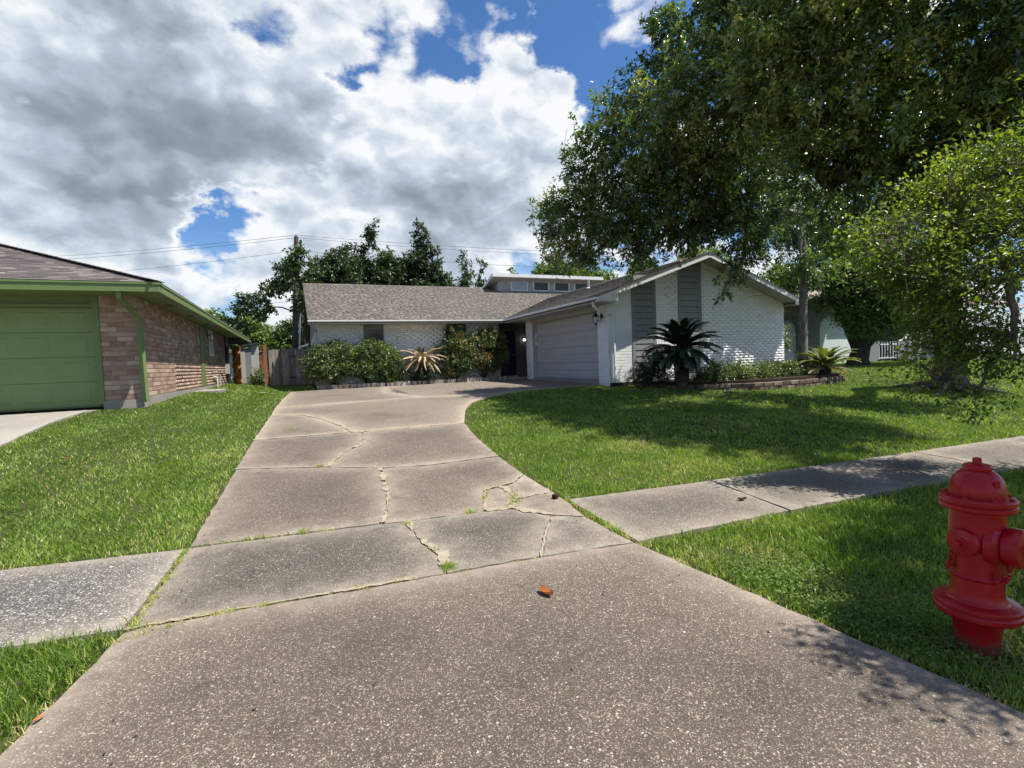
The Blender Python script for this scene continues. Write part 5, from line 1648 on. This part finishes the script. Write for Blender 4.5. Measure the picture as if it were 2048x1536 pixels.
bg_tree("magnolia_tree", "open branched tree reaching left of the utility pole with glossy clustered leaves", (.5, 36, .7), [(.3, 36, 5.2)],
        [(-.5, 36, 7.2, .55), (-1.2, 36, 6.8, .5), (-1.9, 36, 6.2, .42), (-2.6, 36, 6.0, .45), (-3.1, 36, 5.5, .36), (-2.2, 36, 5.2, .36), (-1.5, 36, 5.6, .3), (-3.6, 36, 4.6, .36), (-2.9, 36, 4.35, .36), (-.1, 36, 8.2, .4), (.2, 36, 9.0, .3), (-.8, 36, 8.0, .3), (.3, 36, 6.2, .5), (.6, 36, 4.6, .45), (-.4, 36, 4.4, .3), (.30, 30.2, 7.9, .3), (.0, 30.2, 7.0, .4), (.5, 30.2, 6.2, .45), (.5, 30.2, 5.2, .5), (.9, 30.3, 6.9, .4)], M_DARKT, 1100, .2, .6, r=.12)
for lb, x, y, cs_ in (("pale green round tree low over the green house's eave, leftmost of three", -6.1, 46, [(-6.2, 46, 5.4, 1.0), (-5.4, 46, 4.8, 1.0), (-6.8, 46, 4.6, 1.0), (-6, 46, 3.8, 1.1)]),
                      ("pale green fuller tree over the orange roof, between two others", -3.6, 45, [(-3.6, 45, 5.1, 1.1), (-2.9, 45, 4.3, 1.1), (-4.3, 45, 4.2, 1.0), (-3.5, 45, 3.3, 1.1)]),
                      ("pale green tree close beside the utility pole, over the grey fence", -.6, 44, [(-.8, 44, 4.3, 1.0), (0.2, 44, 4.9, 1.0), (.6, 44, 3.8, 1.0), (-.6, 44, 3.2, 1.0), (-1.2, 44, 3.6, .8), (.9, 44, 5.8, .9)])):
    bg_tree("yard_tree", lb, (x, y, .7), [(x, y, 3)], cs_, M_GREENT, 1000, .18, .62)
bg_tree("yard_tree", "light green spiky tree right behind the dormer roof", (18.2, 42, .7), [(18.4, 42, 6)], [(18.4, 42, 8.6, .7), (17.6, 42, 8.2, .6), (19.4, 42, 8.2, .7), (18.3, 42, 9.4, .25), (18, 42, 7, 1.2)], M_GREENT, 700, .2, .6)
bg_tree("yard_tree", "fuller green tree behind the dormer, beside the oak's left edge", (22.5, 42, .7), [(22.5, 42, 6)], [(21.4, 42, 9.4, 1.1), (22.6, 42, 9.9, 1.2), (23.8, 42, 9.2, 1.2), (25.2, 42, 9.2, 1.2), (26.8, 42, 9.0, 1.2), (22, 42, 7.5, 1.8), (24.6, 42, 7.4, 1.8), (28.4, 42, 8.8, 1.3)], M_GREENT, 800, .2, .58)
bg_tree("yard_tree", "far green tree seen between the two oak trunks over the grey roof", (34, 33, .7), [(34, 33, 4)], [(33, 33, 6.2, 1.6), (35.5, 33, 6.6, 1.8), (37.5, 33, 5.8, 1.6), (31.2, 33, 5.2, 1.3), (34.5, 33, 8.2, 1.6)], M_GREENT, 700, .2, .6)
bg_tree("yard_tree", "wide green tree behind the grey house at the right end", (46, 30, .7), [(46, 30, 4)], [(44, 30, 6, 2), (47, 30, 7, 2.2), (50, 30, 6, 2), (41, 30, 5.6, 1.8), (46, 30, 9, 2), (53, 30, 6.5, 2.2), (57, 30, 6, 2.2)], M_GREENT, 500, .24, .5)

# ================================================================== pole and wires
up = thing("utility_pole", "dark leaning wooden utility pole behind the grey fence", "utility pole", (0.25, 31, .7))
MB().tube([(-.25, 31, .6), (-.02, 31, 4.8), (.24, 31, 8.85)], [.17, .145, .115], 12).build("pole", M_POLE, up)
MB().tube([(-.02, 30.88, .7), (.10, 30.86, 2.6), (.22, 30.86, 4.6)], .05, 6).build("guard", M_WHITEM, up)
MB().tube([(.10, 30.85, 5.6), (.06, 30.8, 6.4), (-.16, 30.8, 7.1)], .022, 5).build("service_drop", M_TRIMG, up)
MB().span((.12, 30.93, 8.85), (.36, 31.07, 8.93)).lathe([(.03, 0), (.045, .05), (.03, .1), (.0, .11)], (.24, 31, 8.93), n=8).build("insulator", M_DARK, up)
for lb, a, c_, d_, sg in (("twin upper power line left of the pole", (-30, 47, 9.3), (.22, 31, 9.02), None, .5), ("second upper power line left of the pole, just under the first", (-30, 47.4, 9.1), (.26, 31.1, 8.90), None, .5),
                          ("lower power line left of the pole", (-30, 47, 7.9), (.2, 31, 8.15), None, .6), ("low cable left of the pole over the far roofs", (-30, 48, 4.9), (.1, 31, 5.35), None, .5),
                          ("upper power line right of the pole passing behind the dark trees", (.22, 31, 9.02), (40, 20, 7.9), None, .7), ("second power line right of the pole, just under the first", (.26, 31.1, 8.9), (40, 20.4, 7.65), None, .7),
                          ("lower cable right of the pole ending behind the garage ridge", (.24, 31, 8.15), (40, 20, 7.0), None, .8)):
    tag(MB().tube([Vector(a).lerp(Vector(c_), t / 16) - Vector((0, 0, sg * 4 * (t / 16) * (1 - t / 16))) for t in range(17)], .009, 4).build("power_line", M_DARK), lb, "cable", "power lines")


# ================================================================== shrubs and bed plants
def shrub(label, x, y, z, clusters, mat, per, leaf, stems, name="shrub", group=None, cat="shrub", ratio=.45, length=.22, tone0=.5, tvar=.25, droop=.05, shell=2.4, **kw):
    tops = [(x + dx, y + dy, z + dz) for dx, dy, dz in stems]
    tr = [([(x, y, z - .05), ((x + t[0]) / 2 + random.uniform(-.04, .04), (y + t[1]) / 2, (z + t[2]) / 2), t], [.035, .026, .02]) for t in tops]
    return tree(name, label, cat, group, tr, tops, clusters, mat, M_BARK, per * 4.5, leaf * 1.12, ratio, length, .03, loc=(x, y, z), tone0=tone0, tvar=tvar, droop=droop, n_leaf=10, twigs=.5, tw=.004, parts=("stem", "foliage"), shell=shell, squash=.8, **kw)


random.seed(5)
st5 = [(-.35, -.1, .55), (.3, .05, .55), (.0, -.2, .5), (-.15, .15, .6)]
shrub("broad glossy green shrub at the left end of the front wall bed", 1.15, 18.95, .72,
      [(.55, 18.9, 1.65, .38), (.95, 18.8, 1.85, .42), (1.35, 18.9, 1.95, 0.48), (.45, 18.9, 1.3, .28), (1.0, 18.7, 1.4, 0.46), (1.5, 18.8, 1.5, 0.41), (1.15, 18.95, 2.15, 0.25), (.7, 18.9, 2.0, .25), (1.7, 18.9, 1.9, 0.34)], M_SHRUB, 3300, .066, st5, group="shrubs against the front wall")
shrub("rounded glossy green shrub under the front window, beside the dry sago", 2.3, 18.95, .72,
      [(2.0, 18.9, 1.75, 0.43), (2.4, 18.8, 1.95, 0.46), (2.8, 18.9, 1.9, 0.43), (3.15, 18.85, 1.65, 0.39), (2.2, 18.7, 1.4, 0.43), (2.75, 18.75, 1.45, 0.46), (3.25, 18.8, 1.3, 0.34), (2.5, 18.9, 2.2, 0.23), (3.3, 18.9, 1.05, 0.28), (3.05, 18.8, .95, .3)], M_SHRUB, 3300, .066, st5, group="shrubs against the front wall")
shrub("loose shrub with reddish tips hiding the second front window", 5.65, 18.95, .72,
      [(5.3, 18.9, 2.0, 0.39), (5.7, 18.85, 2.2, 0.41), (5.55, 18.9, 2.6, 0.27), (6.0, 18.85, 1.9, 0.43), (5.45, 18.8, 1.55, 0.41), (5.95, 18.75, 1.45, 0.41), (5.7, 18.9, 2.8, 0.14), (6.2, 18.9, 2.3, 0.32), (5.35, 18.8, 1.15, 0.27)], M_ROSE, 2900, .070, st5, tone0=.55, group="shrubs against the front wall")
shrub("loose shrub with reddish shoots at the right end of the bed by the entry", 6.85, 18.95, .72,
      [(6.6, 18.9, 2.05, 0.39), (7.0, 18.85, 2.2, 0.41), (7.35, 18.9, 2.0, 0.36), (7.55, 18.85, 1.7, 0.30), (6.7, 18.8, 1.6, 0.41), (7.2, 18.75, 1.5, 0.41), (7.2, 18.9, 2.65, 0.16), (6.85, 18.9, 2.5, 0.23), (7.5, 18.9, 2.3, 0.23), (7.05, 18.8, 1.25, 0.28)], M_ROSE, 2900, .070, st5, tone0=.55, group="shrubs against the front wall")
wd_ = thing("tall_weed", "thin stalk with a pale flower head standing against the front wall above the dry sago", "weed", (3.45, 18.95, .72))
MB().tube([(3.45, 18.95, .7), (3.44, 18.95, 1.6), (3.42, 18.95, 2.25), (3.44, 18.95, 2.45)], [.012, .01, .007, .004], 5).build("stalk", M_SHRUB, wd_)
P_ = np.array([3.43, 18.95, 2.4]) + rng.normal(0, .05, (26, 3)) * [1, .6, 1.8]
V, F, tn = leaf_quads(P_, unit_rand(26), np.full(26, .055), .5, rng.uniform(.7, 1, 26))
link("flower_head", mesh_np("flower_head", V, F, tn), M_FRONDL, wd_)


def frond_mesh(L, arch, mat, n=34, leaf=.14, dry=0.0, seed=0):
    """A feather leaf along +x that arches up then down; leaflets in two rows."""
    rr_ = np.random.default_rng(seed)
    t = np.linspace(0, 1, 14)
    px, pz = L * (t - .10 * t ** 3), L * arch * (t - 1.15 * t ** 2.0) - dry * L * t ** 2 * .4
    py = L * .06 * np.sin(t * 3 + seed) * t
    path = [(a, b, c) for a, b, c in zip(px, py, pz)]
    mb = MB().tube(path, list(np.linspace(.012, .003, 14)), 4, .5)
    V, F, T = [], [], []
    tt = np.linspace(.12, .99, n)
    for sgn in (-1, 1):
        for q in tt:
            o = Vector((np.interp(q, t, px), np.interp(q, t, py), np.interp(q, t, pz)))
            o2 = Vector((np.interp(min(q + .03, 1), t, px), np.interp(min(q + .03, 1), t, py), np.interp(min(q + .03, 1), t, pz)))
            ax = (o2 - o).normalized() if (o2 - o).length > 1e-6 else Vector((1, 0, 0))
            ln_ = leaf * math.sin(math.pi * (.12 + .86 * q)) ** .6 * rr_.uniform(.85, 1.1)
            dr = (Vector((0, sgn, 0)) * (.8 - .3 * dry) + ax * .55 + Vector((0, 0, .28 - dry * .9 + rr_.uniform(-.1, .1)))).normalized()
            wv = ax * .0085 * (1 + .3 * dry)
            b0 = len(V)
            V += [o - wv, o + wv, o + dr * ln_ * .6 + wv * .9 - Vector((0, 0, .004)), o + dr * ln_ - Vector((0, 0, ln_ * .18)), o + dr * ln_ * .6 - wv * .9]
            F.append((b0, b0 + 1, b0 + 2, b0 + 3, b0 + 4))
            T.append(float(np.clip(rr_.normal(.5, .2), 0, 1)))
    for f_, tn_ in zip(F, T):
        mb.add([V[i] for i in f_], [tuple(range(5))], tn_)
    me = mb.mesh("frond")
    me.materials.append(mat)
    return me


def sago(label, x, y, z, trunk_h, trunk_r, L, rings, mat, name="sago_palm", bark_=None, leaf=.14):
    """rings: (how many, pitch in degrees, length factor)."""
    root = thing(name, label, "palm", (x, y, z), None)
    tb = MB()
    zz, i = 0.0, 0
    tb.lathe([(trunk_r * .95, -.1), (trunk_r, .1 * trunk_h), (trunk_r * 1.05, .6 * trunk_h), (trunk_r * .9, trunk_h), (.03, trunk_h + .12)], (x, y, z), n=14)
    for r_ in range(int(trunk_h / .06)):
        for q in range(10):
            a = 2 * math.pi * (q + .5 * (r_ % 2)) / 10
            tb.box((x + trunk_r * 1.04 * math.cos(a), y + trunk_r * 1.04 * math.sin(a), z + .05 + r_ * .06), (.05, .05, .05), Matrix.Rotation(a, 3, "Z") @ Matrix.Rotation(-.7, 3, "Y"), random.random())
    tb.build("trunk", bark_ or M_BARK, root)
    ms = {}
    for n_, pitch, lf, *alt in rings:
        mt = alt[0] if alt else mat
        dry = alt[1] if len(alt) > 1 else 0.0
        for q in range(n_):
            key = (round(lf, 2), mt.name, q % 3)
            if key not in ms:
                ms[key] = frond_mesh(L * lf, .42 if not dry else .15, mt, 62, leaf * (.7 + .3 * lf), dry, q % 3)
            o = bpy.data.objects.new("frond", ms[key])
            COL.objects.link(o)
            adopt(o, root)
            a = 2 * math.pi * (q + random.uniform(-.3, .3)) / n_ + pitch * .13
            o.matrix_basis = Matrix.Translation((x, y, z + trunk_h + .02)) @ Matrix.Rotation(a, 4, "Z") @ Matrix.Rotation(-R(pitch + random.uniform(-7, 7)), 4, "Y") @ Matrix.Rotation(random.uniform(-.25, .25), 4, "X") @ Matrix.Translation((trunk_r * .4, 0, 0))
    return root


random.seed(8)
sago("large dark green sago palm with a thick trunk in the raised bed before the gable", 9.6, 10.75, .64, .92, .17, 1.06,
     [(10, 64, .85), (15, 42, 1.0), (18, 20, 1.08), (18, -4, 1.05), (15, -26, .95), (10, -48, .8)], M_FROND, leaf=.17)
sago("low pale green sago palm with drying fronds at the right end of the raised bed", 14.6, 10.2, .62, .22, .14, 1.02,
     [(6, 58, .75), (9, 34, 1.0), (10, 14, 1.0), (4, -2, .8, M_DRYFR, .3)], M_FRONDL, leaf=.17)
sago("sago palm with a skirt of dry tan fronds against the front wall between the shrubs", 4.32, 18.95, .72, .92, .15, 1.0,
     [(6, 66, .45, M_FRONDL), (16, 30, 1.0, M_DRYFR, .5), (20, 12, 1.02, M_DRYFR, .7), (18, -10, .95, M_DRYFR, .9), (12, -34, .8, M_DRYFR, .9)], M_DRYFR, leaf=.085)
shrub("dark low bush round the foot of the dry sago palm", 4.3, 18.75, .72, [(4.1, 18.7, 1.1, .3), (4.5, 18.7, 1.05, .3), (4.3, 18.7, 1.3, .25), (4.2, 18.7, .88, .25), (4.65, 18.7, 1.25, .16)], M_DARKT, 3500, .05, st5, name="bush", tone0=.3, cat="bush")
shrub("dark leafy bush tucked left of the large sago palm", 8.95, 11.3, .66, [(8.9, 11.3, 1.0, .3), (9.1, 11.2, 1.25, .26), (8.75, 11.3, .85, .22), (9.3, 11.2, .9, .25)], M_DARKT, 3200, .06, st5, name="bush", tone0=.42, cat="bush")
shrub("small sparse seedling in front of the grey siding strip", 8.95, 12.1, .66, [(9.2, 12.05, .84, .16), (9.5, 12.0, .95, .16), (8.9, 12.1, .8, .12), (9.7, 11.9, .85, .16)], M_ROSE, 2300, .05, [(.1, 0, .1), (.4, 0, .15)], name="bush", tone0=.62, cat="bush")
for lb, x in (("low rounded hedge plant just right of the large sago palm", 10.5), ("low hedge plant, second right of the large sago palm", 11.4), ("low hedge plant, third right of the large sago, at the gable's middle", 12.3), ("low hedge plant, second left of the pale sago palm", 13.15), ("low hedge plant directly left of the pale sago palm", 13.95)):
    y = 10.45 + .06 * abs(x - 12.2)
    shrub(lb, x, y, .66, [(x - .22, y, .84, .22), (x + .2, y - .05, .86, .23), (x, y - .1, .78, .22), (x + .05 + random.uniform(-.15, .15), y, .96 + random.uniform(-.05, .05), .15), (x - .4, y, .76, .15), (x + .42, y, .77, .15)], M_SHRUB, 4200, .056, [(-.15, 0, .15), (.15, 0, .15), (0, -.1, .15)], name="hedge_plant", group="hedge plants in the raised bed", cat="shrub", tone0=.6, tvar=.3)
shrub("round dark bush at the foot of the brown fence past the open gate", -1.72, 26.3, .73, [(-1.75, 26.3, 1.1, .34), (-1.5, 26.3, 1.0, .3), (-1.95, 26.3, .95, .25), (-1.7, 26.3, 1.35, .18)], M_SHRUB, 2200, .07, st5, name="bush", tone0=.35, cat="bush")
shrub("drooping leafy sapling beside the slim oak trunk at the gable's right corner", 15.6, 13.3, .66, [(15.9, 13.2, 2.9, .4), (16.2, 13.3, 2.4, .35), (16.05, 13.2, 3.3, .3), (16.4, 13.2, 1.9, .3), (16.2, 13.1, 1.5, .2)], M_SHRUB, 1300, .10, [(.2, 0, 1.2), (.4, 0, 1.8)], name="sapling", tone0=.55, cat="sapling", droop=.5, length=.3)

# ================================================================== small things on the ground
def fallen(label, x, y, L, mat, rot, z=None, cat="leaf", name="fallen_leaf", curl=.25, group="fallen leaves"):
    z = float(hgt(np.array(x), np.array(y))) + .012 if z is None else z
    V, F = [], []
    for i in range(7):
        t = i / 6
        wd = L * .24 * math.sin(math.pi * (.06 + .9 * t)) ** .8
        for j, sx in enumerate((-1, -.45, 0, .45, 1)):
            V.append((L * (t - .5), wd * sx, curl * L * (abs(sx) ** 1.6 * .42 + (t - .5) ** 2 * .9) - .006))
    for i in range(6):
        for j in range(4):
            F.append((i * 5 + j, i * 5 + j + 1, (i + 1) * 5 + j + 1, (i + 1) * 5 + j))
    mb = MB().add(V, F, .5, True)
    mb.tube([(-L * .7, 0, .006), (-L * .5, 0, curl * L * .22), (L * .45, 0, curl * L * .19)], L * .012, 4)
    o = mb.build(name, mat)
    o.location = (x, y, z)
    o.rotation_euler = (0, 0, rot)
    return tag(o, label, cat, group)


M_LEAFO = leafy("fallen_brown_leaf", [(0, (.22, .07, .025)), (.5, (.42, .15, .05)), (1, (.5, .22, .09))], .15, .5, .3, (1.1, .9, .7), 30)
M_LEAFD = leafy("fallen_dark_leaf", [(0, (.03, .02, .015)), (1, (.08, .05, .03))], .1, .6, .3, (1, 1, 1), 30)
fallen("curled orange brown leaf lying alone on the driveway apron", 1.29, 2.64, .115, M_LEAFO, R(-75), curl=.5)
fallen("dark curled leaf on the sidewalk in front of the right lawn", 3.78, 3.46, .085, M_LEAFD, R(-15), curl=.5)
fallen("tan leaf resting high in the left lawn", -2.74, 7.95, .09, M_LEAFO, R(10), float(hgt(np.array(-2.74), np.array(7.95))) + .05)
fallen("reddish leaf at the edge of the lower left grass strip", -1.06, 2.62, .045, M_LEAFO, R(60), .015)
fallen("brown leaf in the middle of the lower left grass strip", -1.25, 2.95, .05, M_LEAFD, R(20), .02)
tag(MB().box((2.27, 4.36, .055), (.07, .05, .04), Matrix.Rotation(.5, 3, "Z"), .3).build("clod", M_MULCH, None, .01), "brown clod of leaf litter where the sidewalk corner meets the driveway", "clod")

# ================================================================== grass
def blades(pts, hgt_, wid, lean, tone, seg):
    n = len(pts)
    a = rng.uniform(0, 2 * math.pi, n)
    side = np.stack([np.cos(a), np.sin(a), np.zeros(n)], 1)
    ld = lean + rng.normal(0, .42, (n, 2))
    tip = np.concatenate([ld * hgt_[:, None], hgt_[:, None] * rng.uniform(.75, 1, (n, 1))], 1)
    w = wid[:, None] / 2
    if seg == 1:
        V = np.stack([pts - side * w, pts + side * w, pts + tip], 1).reshape(-1, 3)
        F = np.arange(3 * n).reshape(-1, 3)
        return V, F, tone
    mid = tip * [.38, .38, .62]
    V = np.stack([pts - side * w, pts + side * w, pts + mid - side * w * .8, pts + mid + side * w * .8, pts + tip], 1).reshape(-1, 3)
    b = 5 * np.arange(n)[:, None]
    F = np.stack([b + [0, 1, 3], b + [0, 3, 2], b + [2, 3, 4]], 1).reshape(-1, 3)
    return V, F, np.repeat(tone, 3)


DRY = [(2.55, 2.7, .22, .8), (2.75, 2.4, .2, .5), (4.6, 6.0, .5, .55), (5.3, 5.6, .4, .5), (3.1, 5.2, .35, .25), (5.9, 5.0, .5, .4), (3.6, 1.5, .5, .35), (3.0, 1.15, .30, .9), (3.25, 1.35, .3, .7), (2.9, 2.55, .3, .6), (4.2, 4.6, .6, .45), (3.2, 4.75, .4, .35), (-2.6, 7.8, 1.0, .25), (-3.2, 5.4, .6, .25), (2.85, 1.9, .3, .45), (-2.2, 6.2, .8, .22), (-1.3, 5.0, .5, .2), (6.8, 6.6, .7, .35), (2.75, 6.2, .25, .3)]


def vnoise(X, Y, s, seed):
    """Smooth value noise for patches of growth."""
    r = np.random.default_rng(seed).random((64, 64))
    x, y = X / s + 100.3, Y / s + 100.7
    i, j = np.floor(x).astype(int), np.floor(y).astype(int)
    fx, fy = x - i, y - j
    fx, fy = fx * fx * (3 - 2 * fx), fy * fy * (3 - 2 * fy)
    g = lambda a, b: r[a % 64, b % 64]
    return (g(i, j) * (1 - fx) + g(i + 1, j) * fx) * (1 - fy) + (g(i, j + 1) * (1 - fx) + g(i + 1, j + 1) * fx) * fy


def grow(name, label, region, base_tone, height, bands, stripes=False, edge_long=0.0):
    Vs, Fs, Ts, nb = [], [], [], 0
    x0, y0 = np.min(region, 0)
    x1, y1 = np.max(region, 0)
    for ra, rb_, dens, wid, seg, hm in bands:
        # sample the band as an annulus sector so far corners do not waste points
        n = int(dens * math.pi * (rb_ ** 2 - ra ** 2) * 0.47)
        rr_ = np.sqrt(rng.uniform(ra ** 2, rb_ ** 2, n))
        th = YAW + rng.uniform(-.47 * math.pi, .47 * math.pi, n)
        X, Y = rr_ * np.sin(th), rr_ * np.cos(th)
        ok = (X > x0) & (X < x1) & (Y > y0) & (Y < y1)
        X, Y = X[ok], Y[ok]
        dz = X * cF.x + Y * cF.y
        lat = (X * cR0.x + Y * cR0.y) / np.maximum(dz, .05)
        ok = (dz > .1) & ((np.abs(lat) < 1.2) | (rng.random(len(X)) < .45)) & inside(region, X, Y)
        X, Y = X[ok], Y[ok]
        gap = np.full(len(X), 9.0)
        for pv in PAVED:
            ins = inside(pv, X, Y)
            ed = edge_dist(pv, X, Y)
            gap = np.minimum(gap, np.where(ins, -ed, ed))
        clump = vnoise(X, Y, .075, 5) * .6 + vnoise(X, Y, .2, 6) * .4
        ok = gap > rng.uniform(-.010, .045, len(X)) + .045 * (vnoise(X, Y, .22, 4) - .45)
        ok &= rng.random(len(X)) < np.clip(clump * 2.1 - .22, .15, 1)
        X, Y, gap = X[ok], Y[ok], gap[ok]
        n = len(X)
        if not n:
            continue
        dry = np.zeros(n)
        for dx, dy, dr, amt in DRY:
            dry = np.maximum(dry, amt * np.exp(-((X - dx) ** 2 + (Y - dy) ** 2) / dr ** 2))
        dry = np.maximum(dry, .32 * np.exp(-np.maximum(gap, 0) / .10))
        patch = vnoise(X, Y, 1.1, 1) * .45 + vnoise(X, Y, .28, 2) * .35 + vnoise(X, Y, 3.1, 3) * .3
        tone = base_tone + (patch - .55) * .55 + rng.normal(0, .17, n)
        isdry = rng.random(n) < (.05 + dry * .75)
        tone = np.where(isdry, rng.uniform(.82, 1.0, n), np.clip(tone, 0, .80))
        thin = rng.random(n) > dry * .45
        hh = height * hm * rng.uniform(.5, 1.3, n) * (.75 + .5 * patch) * np.where(isdry, .8, 1) * (1 + edge_long * np.exp(-np.maximum(gap, 0) / .05))
        lean = np.zeros((n, 2))
        if stripes:
            sdir = np.where(np.floor((X + .25 * np.sin(Y * .3)) / .55).astype(int) % 2 == 0, .12, -.12)
            lean[:, 1] = sdir
            tone = np.clip(tone + sdir * .12, 0, 1)  # paints into the tone how light falls on the leaning blades
        X, Y, hh, tone, lean = X[thin], Y[thin], hh[thin], tone[thin], lean[thin]
        P_ = np.stack([X, Y, hgt(X, Y) - .03], 1)
        V, F, T = blades(P_, hh, wid * rng.uniform(.7, 1.3, len(X)), lean, tone, seg)
        Vs.append(V)
        Fs.append(F + nb)
        Ts.append(T)
        nb += len(V)
    tag(link(name, mesh_np(name, np.concatenate(Vs), np.concatenate(Fs), np.concatenate(Ts)), M_GRASS), label, "grass", None, "stuff")


BANDS = [(.6, 3.6, 12500, .0052, 3, 1.0), (3.6, 5.5, 7600, .0070, 3, 1.0), (5.5, 8.0, 4600, .010, 1, 1.05), (8.0, 12.0, 1700, .014, 1, 1.05), (12.0, 18.0, 750, .022, 1, 1.1), (18.0, 34.0, 230, .04, 1, 1.1)]
grow("lawn_grass", "mown striped grass between the driveway and the brown brick wall", np.array([(-9, 4.5), (.6, 4.5), (.6, 24.9), (-9, 24.9)], float), .44, .040, BANDS, True, .3)
grow("lawn_grass", "front lawn grass dappled by oak shade right of the driveway", np.array([(2.0, 3.3), (34, 2.4), (46, 17.2), (22, 17.2), (16.2, 19), (8, 13.4), (2.3, 13.2)], float), .48, .045, BANDS, False, .25)
grow("verge_grass", "grass verge round the red hydrant between driveway and sidewalk", np.array([(2.2, -1), (30, -1), (30, 4.0), (2.2, 3.4)], float), .49, .056, BANDS, False, .25)
grow("verge_grass", "small wedge of grass at the left edge of the driveway apron", np.array([(-4, 1), (-.8, 1), (-.8, 3.8), (-4, 3.8)], float), .45, .080, BANDS, False, .25)

# weeds: clover by the kerb of the apron, grass in the joints and cracks
n = 4200
cx = rng.choice([2.50, 2.62, 2.70, 2.85, 2.45], n)
cy = rng.choice([1.45, 1.75, 2.05, 1.25, 2.3], n)
X, Y = cx + rng.normal(0, .13, n) + .05, cy + rng.normal(0, .16, n)
ok = X > 2.44 + (Y < 1.2) * .03
X, Y = X[ok], Y[ok]
P_ = np.stack([X, Y, hgt(X, Y) - .02 + rng.uniform(.0, .065, len(X))], 1)
V, F, T = leaf_quads(P_, norm(unit_rand(len(X)) * [1, 1, .35]), rng.uniform(.012, .024, len(X)), .75, np.clip(rng.normal(.55, .25, len(X)), 0, 1), .85)
tag(link("clover_weeds", mesh_np("clover_weeds", V, F, T), M_WEED), "patch of small leaved clover along the right edge of the driveway apron", "weeds", None, "stuff")


def joint_weeds(name, label, paths, tone_lo, tone_hi):
    Vs, Fs, Ts, nb = [], [], [], 0
    for path, dens, hh, wid in paths:
        P2 = np.array(path, float)
        L = np.hypot(*(P2[1:] - P2[:-1]).T)
        n = int(L.sum() * dens)
        s = rng.random(n) * L.sum()
        # grow in tufts
        tuft = rng.random(max(3, int(L.sum() * 7))) * L.sum()
        s = np.where(rng.random(n) < .6, np.clip(rng.choice(tuft, n) + rng.normal(0, .02, n), 0, L.sum()), s)
        cs_ = np.concatenate([[0], np.cumsum(L)])
        X, Y = np.interp(s, cs_, P2[:, 0]) + rng.normal(0, wid, n), np.interp(s, cs_, P2[:, 1]) + rng.normal(0, wid, n)
        Pz = np.stack([X, Y, hgt(X, Y) - .012], 1)
        V, F, T = blades(Pz, hh * rng.uniform(.4, 1.2, n), rng.uniform(.003, .006, n), rng.normal(0, .5, (n, 2)), rng.uniform(tone_lo, tone_hi, n), 3)
        Vs.append(V); Fs.append(F + nb); Ts.append(T); nb += len(V)
    tag(link(name, mesh_np(name, np.concatenate(Vs), np.concatenate(Fs), np.concatenate(Ts)), M_GRASS), label, "weeds", None, "stuff")


joint_weeds("joint_weeds", "straw coloured grass growing in the joints of the driveway and crossing",
            [([a0, a1, (.3, 3.26), (.62, 3.24)], 900, .024, .010), ([(-.93, 3.3), (-.88, 4.6)], 700, .03, .014), ([(-1.0, 3.2), (-.5, 3.33)], 500, .03, .012), ([b0, b1, b2], 140, .035, .007), ([(2.28, 3.1), (2.32, 3.7), (2.36, 4.3)], 380, .03, .012), ([(.6, 3.24), (1.5, 3.18)], 120, .015, .006),
             ([(-.79, 7.0), (.28, 6.63), (.9, 6.32)], 120, .02, .008), ([(.0, 8.68), (.9, 8.64), (2.7, 8.62)], 90, .03, .008), ([(.86, 6.3), *x12[::-1], b3], 90, .025, .010), ([(.28, 6.62), *x23, (.91, 8.63)], 110, .03, .012), ([(.77, 8.65), *x34], 110, .03, .012), ([a2, *x01, b3b], 90, .03, .009), ([(2.28, 3.05), (2.45, 1.5), (2.5, .8)], 200, .03, .012), ([(-1.0, 3.3), (-1.12, 2.4), (-1.3, 1)], 200, .03, .014)], .72, 1.0)
joint_weeds("crack_weeds", "green tufts of grass in the broken corner and cracks of the driveway",
            [([b4, (1.74, 4.95), (2.1, 5.06)], 200, .035, .022), ([(1.76, 4.3), (1.93, 4.55), (1.95, 4.98)], 500, .04, .035), ([(1.93, 4.55), (2.37, 4.6)], 150, .03, .03), ([(1.55, 4.32), (1.78, 4.3), (2.02, 3.95)], 260, .03, .03), ([(.9, 3.25), (.86, 3.35)], 1500, .06, .02), ([(.80, 4.3), (.80, 4.36)], 1200, .045, .015), ([(.88, 3.62), (.86, 3.7)], 900, .04, .015), ([(-.05, 4.53), (-.02, 4.52)], 1500, .06, .02), ([(-.55, 4.58), (-.3, 4.55)], 300, .05, .012), ([(1.35, 4.36), (1.4, 4.35)], 1500, .05, .02), ([(2.3, 3.3), (2.34, 3.9)], 250, .04, .02), ([(.1, 6.7), (.2, 6.66)], 900, .05, .02), ([(-.3, 9.3), (-.1, 9.25)], 500, .05, .03), ([(-.2, 12.3), (.3, 12.5)], 150, .06, .05)], .45, .88)

# crumbs of leaf litter on the paving
n = 260
X, Y = rng.uniform(-.9, 2.4, n), 1.0 + 9 * rng.random(n) ** 1.3
X = np.where(rng.random(n) < .5, np.where(rng.random(n) < .5, -.82 + rng.random(n) * .12, 2.28 - rng.random(n) * .2), X)
P_ = np.stack([X, Y, hgt(X, Y) + .008], 1)
V, F, T = leaf_quads(P_, norm(unit_rand(n) * [1, 1, .15]), rng.uniform(.008, .024, n), .5, rng.random(n), .8)
tag(link("leaf_litter", mesh_np("leaf_litter", V, F, T), M_LEAFD), "scattered crumbs of dry leaf litter over the driveway", "litter", None, "stuff")
